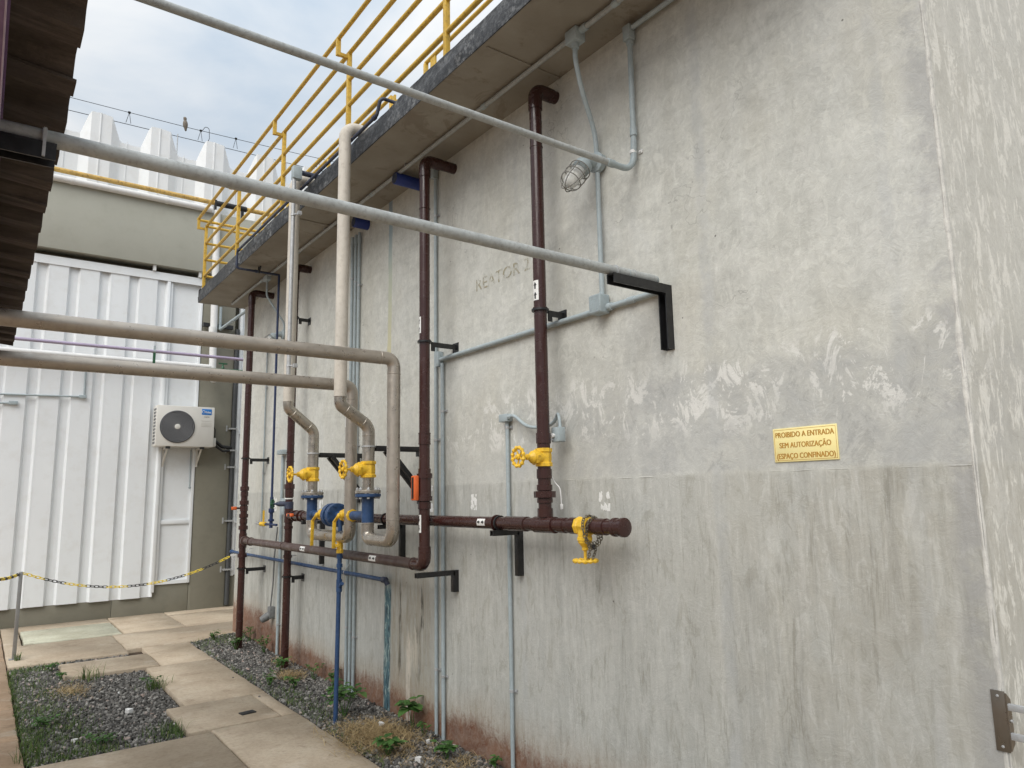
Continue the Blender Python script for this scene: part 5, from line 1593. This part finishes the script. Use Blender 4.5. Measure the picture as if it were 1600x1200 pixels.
out('body', MB().lathe([(0.02, -0.06), (0.04, -0.05), (0.042, 0.0), (0.035, 0.05), (0.02, 0.06)], (2.58, 8.0, 0.35), (-0.6, 0.3, -0.4), 14), 'socket', dv)
out('mount', MB().box((2.60, 7.94, 0.34), (WX - 0.001, 8.02, 0.46), 0.006), 'socket', dv)
out('cable', MB().tube([(2.62, 7.98, 0.44), (2.63, 7.95, 0.7), (2.62, 7.90, 1.0), (2.63, 7.86, 1.30)], 0.008, bend=0.1, seg=8), 'socket', dv)

# ------------------------------------------------------------------ white clad building behind
BYP = 11.75
wh = thing('warehouse', 'white clad building with pale olive fascia closing the far end of the yard', 'building', (2.0, BYP, 0))
out('core_wall', MB().box((-5, BYP + 0.14, 0), (9, BYP + 6, 6.9)), 'olive', wh)
for x0, x1 in ((-5, 0.55), (0.55, 1.62), (1.62, 2.615), (2.617, 3.13), (3.14, 9)):
    out('plinth_panel', MB().box((x0 + 0.002, BYP - 0.03, -0.02), (x1 - 0.002, BYP + 0.1, 0.45 if x1 > 2.7 else 0.40), 0.002), 'olive', wh)
# trapezoid cladding, two ribs to a sheet
P = 0.385
def clad_sheet(z0, z1):
    mb = MB()
    prof = []
    for k in range(2):
        b = k * P
        prof += [(b, 0.0), (b + 0.235, 0.0), (b + 0.262, 0.042), (b + 0.355, 0.042), (b + P - 0.003, 0.0)]
    prof.append((2 * P + 0.012, -0.002))
    n = len(prof)
    vs = [(x, y, z) for z in (z0, z1) for x, y in prof] + [(x, y + 0.003, z) for z in (z0, z1) for x, y in prof]
    fs = []
    for i in range(n - 1):
        fs += [(i, i + 1, n + i + 1, n + i), (2 * n + i, 3 * n + i, 3 * n + i + 1, 2 * n + i + 1), (i, 2 * n + i, 2 * n + i + 1, i + 1)]
    mb.add(vs, fs)
    return mb
x_end = 2.11
first = None
k = 0
x = x_end - 2 * P
while x > -4.5:
    if first is None:
        first = out('cladding_panel', clad_sheet(0.24, 5.02), 'clad', wh, 20, org=(0, 0, 0))
        first.location = V((x, BYP - 0.075, 0)) - wloc(wh)
    else:
        share('cladding_panel', first, (x, BYP - 0.075, 0.004 * (k % 2)), wh)
    k += 1
    x -= 2 * P
out('corner_trim', MB().box((2.10, BYP - 0.085, 0.30), (2.145, BYP + 0.02, 5.03), 0.004), 'clad', wh)
out('header', MB().box((-5, BYP - 0.09, 4.93), (2.62, BYP - 0.078, 5.05)), 'clad', wh)
dr = out('door_panel', MB().box((2.15, BYP - 0.02, 0.42), (2.62, BYP + 0.05, 4.99)), 'clad', wh)
out('door_frame', MB().box((2.147, BYP - 0.06, 0.40), (2.185, BYP - 0.021, 5.0), 0.003).box((2.585, BYP - 0.06, 0.40), (2.625, BYP - 0.021, 5.0), 0.003).box((2.1855, BYP - 0.055, 0.40), (2.5845, BYP - 0.0212, 0.45)).box((2.1855, BYP - 0.055, 4.95), (2.5845, BYP - 0.0212, 5.0)), 'clad', dr)
out('mid_rail', MB().box((2.186, BYP - 0.045, 1.26), (2.584, BYP - 0.0215, 1.32), 0.003), 'clad', dr)
out('drain_rod', MB().tube([(2.56, BYP - 0.045, 2.36), (2.565, BYP - 0.045, 1.80)], 0.008, seg=8).lathe([(0.008, 0), (0.018, 0.003), (0.018, 0.02)], (2.565, BYP - 0.045, 1.79), (0, -1, 0), 10), 'conduit', dr)
out('column', MB().box((2.635, BYP - 0.05, 0.0), (3.13, BYP + 0.1, 5.14), 0.004), 'olive', wh)
out('column_pipe', MB().tube([(3.165, BYP - 0.07, 0.03), (3.165, BYP - 0.07, 4.3)], 0.035, seg=14), 'slate', wh)
for z in (0.55, 1.28, 2.1, 2.36, 2.7):
    out('pipe_saddle', MB().box((3.09, BYP - 0.115, z - 0.012), (3.21, BYP - 0.05, z + 0.012)).box((3.055, BYP - 0.06, z - 0.04), (3.075, BYP - 0.048, z + 0.05)), 'galv', wh)
for z0, z1 in ((0.46, 1.24), (1.28, 2.62), (2.66, 4.9)):
    out('side_panel', MB().box((3.25, BYP - 0.03, z0), (5.2, BYP + 0.05, z1)), 'clad', wh)
out('side_frame', MB().box((3.21, BYP - 0.055, 0.45), (3.2495, BYP + 0.05, 4.95)).box((3.25, BYP - 0.05, 2.622), (5.2, BYP + 0.04, 2.658)).box((3.25, BYP - 0.05, 1.242), (5.2, BYP + 0.04, 1.278)), 'clad', wh)
out('fascia_band', MB().box((-5, BYP - 0.16, 5.14), (9, BYP + 0.1, 6.14), 0.006), 'band', wh)
for x in (1.9, 2.55):
    out('fascia_strut', MB().box((x - 0.02, BYP - 0.13, 5.055), (x + 0.02, BYP - 0.05, 5.138)), 'white', wh)
out('gutter', MB().tube([(-5, BYP - 0.20, 6.165), (2.66, BYP - 0.20, 6.165)], 0.05, seg=14), 'white', wh)
for x in (-1.2, 0.75, 2.0):
    out('gutter_joint', MB().ring((x, BYP - 0.20, 6.165), (1, 0, 0), 0.05, 0.05, 0.004), 'white', wh)
# parapet of deep trapezoid sheets with a stepped skyline
PP = 0.815
def parapet_sheet():
    mb = MB()
    prof = [(0.0, 0.10, 7.05), (0.11, 0.10, 7.06), (0.20, 0.02, 7.34), (0.235, 0.0, 7.40), (0.35, 0.0, 7.405), (0.352, -0.012, 7.41), (0.365, -0.012, 7.41), (0.367, 0.0, 7.405), (0.51, 0.0, 7.39), (0.63, 0.09, 7.09), (0.66, 0.10, 7.06), (0.73, 0.10, 7.06), (0.732, 0.09, 7.09), (0.742, 0.09, 7.09), (0.744, 0.10, 7.06), (PP, 0.10, 7.05)]
    n = len(prof)
    vs = [(x, y, 6.0) for x, y, z in prof] + [(x, y, z) for x, y, z in prof] + [(x, y + 0.02, 6.0) for x, y, z in prof] + [(x, y + 0.02, z) for x, y, z in prof]
    fs = []
    for i in range(n - 1):
        fs += [(i, i + 1, n + i + 1, n + i), (2 * n + i, 3 * n + i, 3 * n + i + 1, 2 * n + i + 1), (n + i, n + i + 1, 3 * n + i + 1, 3 * n + i)]
    mb.add(vs, fs)
    return mb
fp = out('parapet_panel', parapet_sheet(), 'clad', wh, 15, org=(0, 0, 0))
x = 0.71 - 6 * PP
fp.location = V((x, BYP + 0.0, 0)) - wloc(wh)
for k in range(1, 15):
    share('parapet_panel', fp, (x + k * PP, BYP + 0.0, 0), wh)

dp = thing('downpipe', 'white plastic downpipe on the olive column with elbow at the bottom', 'pipe', (2.78, BYP - 0.2, 3.4))
out('tube', MB().tube([(2.74, BYP - 0.20, 6.165), (2.78, BYP - 0.20, 3.43), (2.78, BYP - 0.62, 3.43)], 0.052, bend=0.09, seg=18), 'white', dp)
for z in (5.35, 4.22):
    out('socket', MB().ring((2.755, BYP - 0.20, z), (0, 0, 1), 0.052, 0.09, 0.006), 'white', dp)
out('side_pipe', MB().tube([(-2.0, BYP - 0.26, 3.62), (2.72, BYP - 0.26, 3.62)], 0.038, seg=14), 'white', dp)
out('hanger', MB().box((2.63, BYP - 0.14, 4.28), (3.08, BYP - 0.08, 4.34)), 'black', dp)

yp = thing('gas_pipe', 'weathered yellow pipe along the parapet of the white building', 'pipe', (2.0, BYP - 0.15, 6.30))
out('tube', MB().tube([(-3, BYP - 0.16, 6.305), (6, BYP - 0.16, 6.305)], 0.036, seg=16), 'rusty_yellow', yp)
out('wrap', MB().tube([(2.72, BYP - 0.16, 6.305), (3.2, BYP - 0.16, 6.305)], 0.044, seg=16), 'dark_rubber', yp)
out('support', MB().box((3.12, BYP - 0.18, 6.14), (3.16, BYP - 0.13, 6.27)), 'black', yp)
out('support', MB().box((2.70, BYP - 0.2, 6.14), (2.73, BYP - 0.13, 6.35)), 'black', yp)

lp = thing('service_pipe', 'lilac service pipe passing behind the feed pipes in front of the cladding', 'pipe', (1.5, 10.6, 3.61))
out('tube', MB().tube([(-2.5, 10.6, 3.615), (3.5, 10.6, 3.615)], 0.022, seg=14), 'lilac', lp)
out('clip', MB().ring((1.79, 10.6, 3.615), (1, 0, 0), 0.022, 0.03, 0.004).box((1.78, 10.585, 3.635), (1.80, 10.615, 3.69)), 'conduit', lp)
out('clip_post', MB().box((1.775, 10.585, 3.44), (1.805, 10.612, 3.60)), 'green', lp)
gpp = thing('service_pipe', 'thin dark green pipe with a small tap beyond the far corner of the tank', 'pipe', (2.8, 10.8, 3.48))
out('tube', MB().tube([(2.45, 10.8, 3.47), (3.6, 10.8, 3.49)], 0.016, seg=12), 'green', gpp)
tpv = out('tap', MB().lathe([(0.02, 0), (0.026, 0.01), (0.018, 0.04), (0.012, 0.05), (0.010, 0.075)], (2.74, 10.8, 3.48), (0, 0, 1), 12), 'green', gpp)
out('tap_handle', MB().bar((2.68, 10.8, 3.565), (2.80, 10.8, 3.565), 0.014, 0.02), 'green', tpv)
sgp = thing('service_pipe', 'slate grey pipe running back from the tank corner to the olive column', 'pipe', (3.0, 10.5, 4.2))
out('tube', MB().tube([(2.86, 11.55, 4.6), (2.86, 11.55, 4.235), (2.86, 9.7, 4.235)], 0.022, bend=0.04, seg=12), 'conduit', sgp)

# thin conduits on the cladding
cw = thing('wall_conduit', 'thin grey conduit with a corner box on the white cladding', 'conduit', (0.6, BYP - 0.1, 3.06))
out('tube', MB().tube([(-1.5, BYP - 0.095, 3.0), (1.09, BYP - 0.095, 3.07)], 0.013, seg=10), 'conduit', cw)
out('drop', MB().tube([(1.105, BYP - 0.095, 3.08), (1.10, BYP - 0.095, 3.36), (1.10, BYP - 0.095, 3.5)], 0.013, seg=10), 'conduit', cw)
out('corner_box', MB().obox((1.085, BYP - 0.10, 3.07), (0.09, 0.04, 0.045), None, 0.004), 'conduit', cw)
cw = thing('wall_conduit', 'short grey conduit ending in a box at the left edge of the cladding', 'conduit', (0.1, BYP - 0.1, 2.9))
out('tube', MB().tube([(-1.5, BYP - 0.095, 2.86), (0.25, BYP - 0.095, 2.93)], 0.013, seg=10), 'conduit', cw)
out('end_box', MB().obox((0.29, BYP - 0.10, 2.935), (0.10, 0.04, 0.05), None, 0.004), 'conduit', cw)

# electric fence wires above the parapet, with insulators
wr = thing('fence_wire', 'two thin wires on insulators above the white parapet', 'wire', (2.5, 12.5, 7.4))
WY = 12.1
out('wire', MB().tube([(-4, WY, 7.55), (0.65, WY, 7.70), (2.4, WY, 7.72), (4.2, WY, 7.78), (8, WY, 7.95)], 0.0045, seg=6), 'dark_rubber', wr)
out('wire', MB().tube([(-4, WY, 7.40), (1.2, WY, 7.50), (4.5, WY, 7.56), (8, WY, 7.66)], 0.005, seg=6), 'dark_rubber', wr)
for x, z in ((1.48, 7.71), (2.55, 7.725), (3.12, 7.75), (4.6, 7.79)):
    ins = out('insulator', MB().lathe([(0.008, -0.02), (0.018, -0.016), (0.018, 0.016), (0.008, 0.02)], (x, WY, z), (1, 0, 0), 10).tube([(x, WY, z), (x - 0.04, WY, z - 0.18)], 0.004, seg=5).tube([(x, WY, z), (x + 0.03, WY, z - 0.18)], 0.004, seg=5), 'dark_rubber', wr)
out('jumper', MB().tube([(2.57, WY, 7.725), (2.62, WY, 7.82), (2.68, WY, 7.80), (2.69, WY, 7.62), (2.62, WY, 7.42)], 0.005, bend=0.04, seg=6), 'dark_rubber', wr)
for x in (0.2, 2.2, 4.0, 6.2):
    out('stake', MB().tube([(x, WY, 6.9), (x, WY, 7.56)], 0.008, seg=8), 'galv', wr)

bd = thing('bird', 'small brown bird perched on the upper wire', 'bird', (2.31, WY, 7.72))
mb = MB().lathe([(0.004, -0.075), (0.016, -0.06), (0.022, -0.03), (0.034, 0.0), (0.040, 0.04), (0.036, 0.075), (0.024, 0.10), (0.022, 0.11), (0.027, 0.125), (0.026, 0.145), (0.016, 0.16), (0.003, 0.166)], (2.31, WY, 7.72), (-0.12, -0.1, 1), 16)
out('body', mb, 'bird', bd)
out('beak', MB().lathe([(0.007, 0), (0.001, 0.022)], (2.285, WY - 0.02, 7.868), (-0.8, -0.5, -0.05), 8), 'dark_rubber', bd)
out('leg', MB().tube([(2.305, WY, 7.72), (2.305, WY, 7.765)], 0.003, seg=5), 'dark_rubber', bd)
out('leg', MB().tube([(2.318, WY, 7.72), (2.318, WY, 7.765)], 0.003, seg=5), 'dark_rubber', bd)

# ------------------------------------------------------------------ air conditioner
ac = thing('air_conditioner', 'white outdoor air conditioner unit with round fan grille on wall brackets', 'air conditioner', (2.42, 11.55, 2.37))
AX0, AX1, AZ0, AZ1, AY = 2.0, 2.80, 2.385, 2.985, 11.38
bodyo = out('casing', MB().box((AX0, AY, AZ0), (AX1, AY + 0.28, AZ1), 0.012), 'ac_white', ac)
gc = V((2.285, AY - 0.001, 2.675))
gr = out('fan_grille', MB().lathe([(0.238, 0.0), (0.238, 0.012), (0.226, 0.016), (0.224, 0.006), (0.01, 0.004)], gc, (0, -1, 0), 48), 'ac_dark', ac)
mb = MB()
for i in range(9):
    rr = 0.055 + i * 0.0205
    mb.tube([gc + V((rr * math.cos(a), -0.012, rr * math.sin(a))) for a in [2 * PI * q / 40 for q in range(40)]], 0.0030, seg=5, closed=True)
for i in range(40):
    a = 2 * PI * i / 40
    mb.tube([gc + V((0.045 * math.cos(a), -0.011, 0.045 * math.sin(a))), gc + V((0.22 * math.cos(a + 0.25), -0.011, 0.22 * math.sin(a + 0.25)))], 0.0013, seg=4)
out('grille_wires', mb, 'ac_wire', gr)
out('hub', MB().lathe([(0.040, 0.010), (0.040, 0.018), (0.034, 0.021)], gc, (0, -1, 0), 24), 'ac_white', gr)
bdg = out('badge', MB().box((2.615, AY - 0.003, 2.868), (2.755, AY - 0.0005, 2.955), 0.001), 'logo_blue', ac)
out('badge_lettering', text_mb('Midea', 0.034, (2.652, AY - 0.0032, 2.893), (1, 0, 0), (0, 0, 1), (0, -1, 0), width=0.092, off=0.012), 'label_white', bdg)
out('badge_swirl', MB().tube([(2.642 + 0.021 * math.cos(a), AY - 0.0042, 2.912 + 0.021 * math.sin(a)) for a in [0.6 + 4.2 * q / 14 for q in range(15)]], [0.0010 + 0.0028 * math.sin(PI * q / 14) for q in range(15)], seg=6), 'label_white', bdg)
out('small_lettering', text_mb('INVERTER', 0.014, (2.652, AY - 0.0006, 2.828), (1, 0, 0), (0, 0, 1), (0, -1, 0), width=0.075, off=0.012), 'ac_dark', ac)
mb = MB()
for z in (2.775, 2.735, 2.715, 2.695):
    mb.box((2.61, AY - 0.004, z), (2.76, AY + 0.002, z + 0.006))
out('front_ribs', mb, 'ac_white', ac)
for i in range(11):
    out('side_slot', MB().box((AX0 - 0.002, AY + 0.04, 2.42 + i * 0.049), (AX0 + 0.004, AY + 0.075, 2.452 + i * 0.049)).box((AX0 - 0.002, AY + 0.10, 2.42 + i * 0.049), (AX0 + 0.004, AY + 0.20, 2.452 + i * 0.049)), 'ac_dark', ac)
out('valve_cover', MB().box((AX1 - 0.005, AY + 0.06, 2.40), (AX1 + 0.05, AY + 0.24, 2.53), 0.008), 'ac_white', ac)
for x in (2.17, 2.64):
    br = out('support_bracket', MB().bar((x, AY + 0.03, 2.365), (x, BYP - 0.03, 2.365), 0.03, 0.03).bar((x, BYP - 0.06, 2.38), (x, BYP - 0.06, 2.10), 0.03, 0.02, (0, 1, 0)).bar((x, AY + 0.05, 2.355), (x, BYP - 0.06, 2.13), 0.022, 0.012), 'ac_white', ac)
    out('rubber_foot', MB().box((x - 0.02, AY + 0.01, 2.352), (x + 0.035, AY + 0.06, 2.384)), 'dark_rubber', br)
out('refrigerant_line', MB().tube([(AX1 + 0.04, AY + 0.16, 2.50), (AX1 + 0.09, AY + 0.18, 2.47), (AX1 + 0.18, AY + 0.22, 2.41), (3.14, BYP - 0.08, 2.40)], 0.026, bend=0.05, seg=12).tube([(AX1 + 0.04, AY + 0.12, 2.43), (2.99, AY + 0.2, 2.34), (3.14, BYP - 0.08, 2.36)], 0.018, bend=0.05, seg=10), 'dark_rubber', ac)
out('wiring', MB().tube([(AX1, AY + 0.1, 2.74), (AX1 + 0.04, AY + 0.1, 2.66), (AX1 + 0.045, AY + 0.12, 2.52)], 0.007, bend=0.04, seg=8), 'dark_rubber', ac)

# ------------------------------------------------------------------ chain barrier
po = thing('barrier_post', 'square steel post standing on the paving, holding the chain', 'post', (0.43, 9.39, 0))
out('tube', MB().box((0.412, 9.372, 0.004), (0.448, 9.408, 0.885), 0.003), 'post', po)
out('base_plate', MB().box((0.385, 9.345, 0.0005), (0.475, 9.435, 0.0045), 0.001), 'post', po)
out('eye', MB().tube([(0.448, 9.39, 0.865), (0.462, 9.39, 0.875), (0.470, 9.39, 0.862), (0.460, 9.39, 0.852), (0.447, 9.39, 0.855)], 0.003, seg=6), 'galv', po)
chn = thing('barrier_chain', 'yellow and black plastic chain sagging from the post to the tank corner', 'chain', (1.5, 9.4, 0.7))
def sag(p, q, s, n=40):
    p, q = V(p), V(q)
    return [p.lerp(q, i / n) - V((0, 0, s * 4 * (i / n) * (1 - i / n))) for i in range(n + 1)]
chain_along(sag((0.47, 9.39, 0.862), (2.60, 9.50, 0.905), 0.24), 0.052, 0.026, 0.0042, ['chain_yellow', 'chain_black'], chn, 0.80, 5)
chn2 = thing('barrier_chain', 'black and yellow chain leaving the left side of the steel post', 'chain', (0.15, 7.6, 0.6))
chain_along(sag((0.412, 9.39, 0.862), (-0.12, 5.902, 1.22), 0.07, 60), 0.052, 0.026, 0.0042, ['chain_black', 'chain_yellow'], chn2, 0.80, 5)
hk = thing('chain_hook', 'white bracket holding the chain at the far tank corner', 'bracket', (2.62, 9.5, 0.9))
out('bracket', MB().bar((2.60, 9.502, 0.915), (2.76, 9.502, 0.915), 0.004, 0.025).bar((2.61, 9.503, 0.905), (2.70, 9.503, 0.72), 0.004, 0.018, (0, 1, 0)), 'white', hk)

# ------------------------------------------------------------------ shed roof overhanging on the left
sh = thing('shed_roof', 'dirty brown corrugated shed roof overhanging the upper left corner', 'roof', (-0.6, 2.0, 0))
def roof_sheet():
    mb = MB()
    prof = []
    pitch, h = 0.25, 0.055
    for k in range(4):
        b = k * pitch
        prof += [(b, 0.0), (b + 0.085, 0.0), (b + 0.105, 0.012), (b + 0.145, h - 0.008), (b + 0.16, h), (b + 0.215, h), (b + 0.232, h - 0.012)]
    prof.append((4 * pitch + 0.012, 0.004))
    n = len(prof)
    xs = [(0.122, 2.695), (-0.6, 2.77), (-1.35, 2.85)]  # depth out of view is invented, kept short so skylight reaches the lower wall
    vs = []
    for t in (0.0, 0.008):
        for x, z in xs:
            vs += [(x, y, z + dz + t) for y, dz in prof]
    fs = []
    m = len(xs)
    for t in range(2):
        for a in range(m - 1):
            for i in range(n - 1):
                q = (t * m + a) * n + i
                f = (q, q + 1, q + n + 1, q + n)
                fs.append(f if t == 0 else tuple(reversed(f)))
    for i in range(n - 1):
        q, q2 = i, m * n + i
        fs.append((q, q2, q2 + 1, q + 1))
    fs += [((a) * n, (a + 1) * n, (m + a + 1) * n, (m + a) * n) for a in range(m - 1)]
    fs += [((a + 1) * n - 1, (m + a + 1) * n - 1, (m + a + 2) * n - 1, (a + 2) * n - 1) for a in range(m - 1)]
    mb.add(vs, fs)
    return mb
f0 = out('roof_sheet', roof_sheet(), 'roof', sh, 25, org=(0, 0, 0))
f0.location = V((0, -1.92, 0)) - wloc(sh)
for k in range(1, 8):
    share('roof_sheet', f0, (random.uniform(-0.006, 0.006), -1.92 + k, 0.003 * (k % 2)), sh)
out('eaves_beam', MB().box((-0.11, -2.0, 2.55), (-0.030, 5.9, 2.556)).box((-0.036, -2.0, 2.5565), (-0.030, 5.9, 2.684)).box((-0.11, -2.0, 2.6845), (-0.024, 5.9, 2.69)), 'purple', sh)
out('beam_lip', MB().box((-0.0298, -2.0, 2.546), (-0.0265, 5.9, 2.562)), 'lilac', sh)
out('beam_cleat', MB().box((-0.11, 2.02, 2.52), (-0.031, 2.06, 2.5498)).box((-0.11, 2.10, 2.52), (-0.031, 2.13, 2.5498)), 'white', sh)
out('rafter', MB().bar((-0.1, -1.9, 2.62), (-1.3, -1.9, 2.74), 0.06, 0.10).bar((-0.1, 5.8, 2.62), (-1.3, 5.8, 2.74), 0.06, 0.10), 'purple', sh)
for x, y in ((-0.12, -1.9), (-0.12, 5.85), (-1.28, -1.9), (-1.28, 5.85), (-1.28, 2.0)):
    out('column', MB().box((x - 0.05, y - 0.05, 0), (x + 0.05, y + 0.05, 2.60 if x > -1 else 2.78), 0.004), 'purple', sh)
spc = thing('channel_bracket', 'black channel bracket under the shed eaves carrying the thick conduit', 'bracket', (0.0, GY, GZ))
out('arm', channel_x(-0.9, 0.105, GY - 0.005, GZ - 0.0245, 0.06, 0.05), 'black', spc)
out('hanger', MB().box((-0.10, GY - 0.03, 2.555), (-0.06, GY - 0.012, 2.60)), 'black', spc)
out('strap', MB().lathe([(0.0242, -0.006), (0.028, -0.006), (0.028, 0.006), (0.0242, 0.006)], (0.075, GY, GZ), (1, 0, 0), 18).box((0.071, GY - 0.040, 2.555), (0.079, GY - 0.034, 2.64)), 'galv', spc)
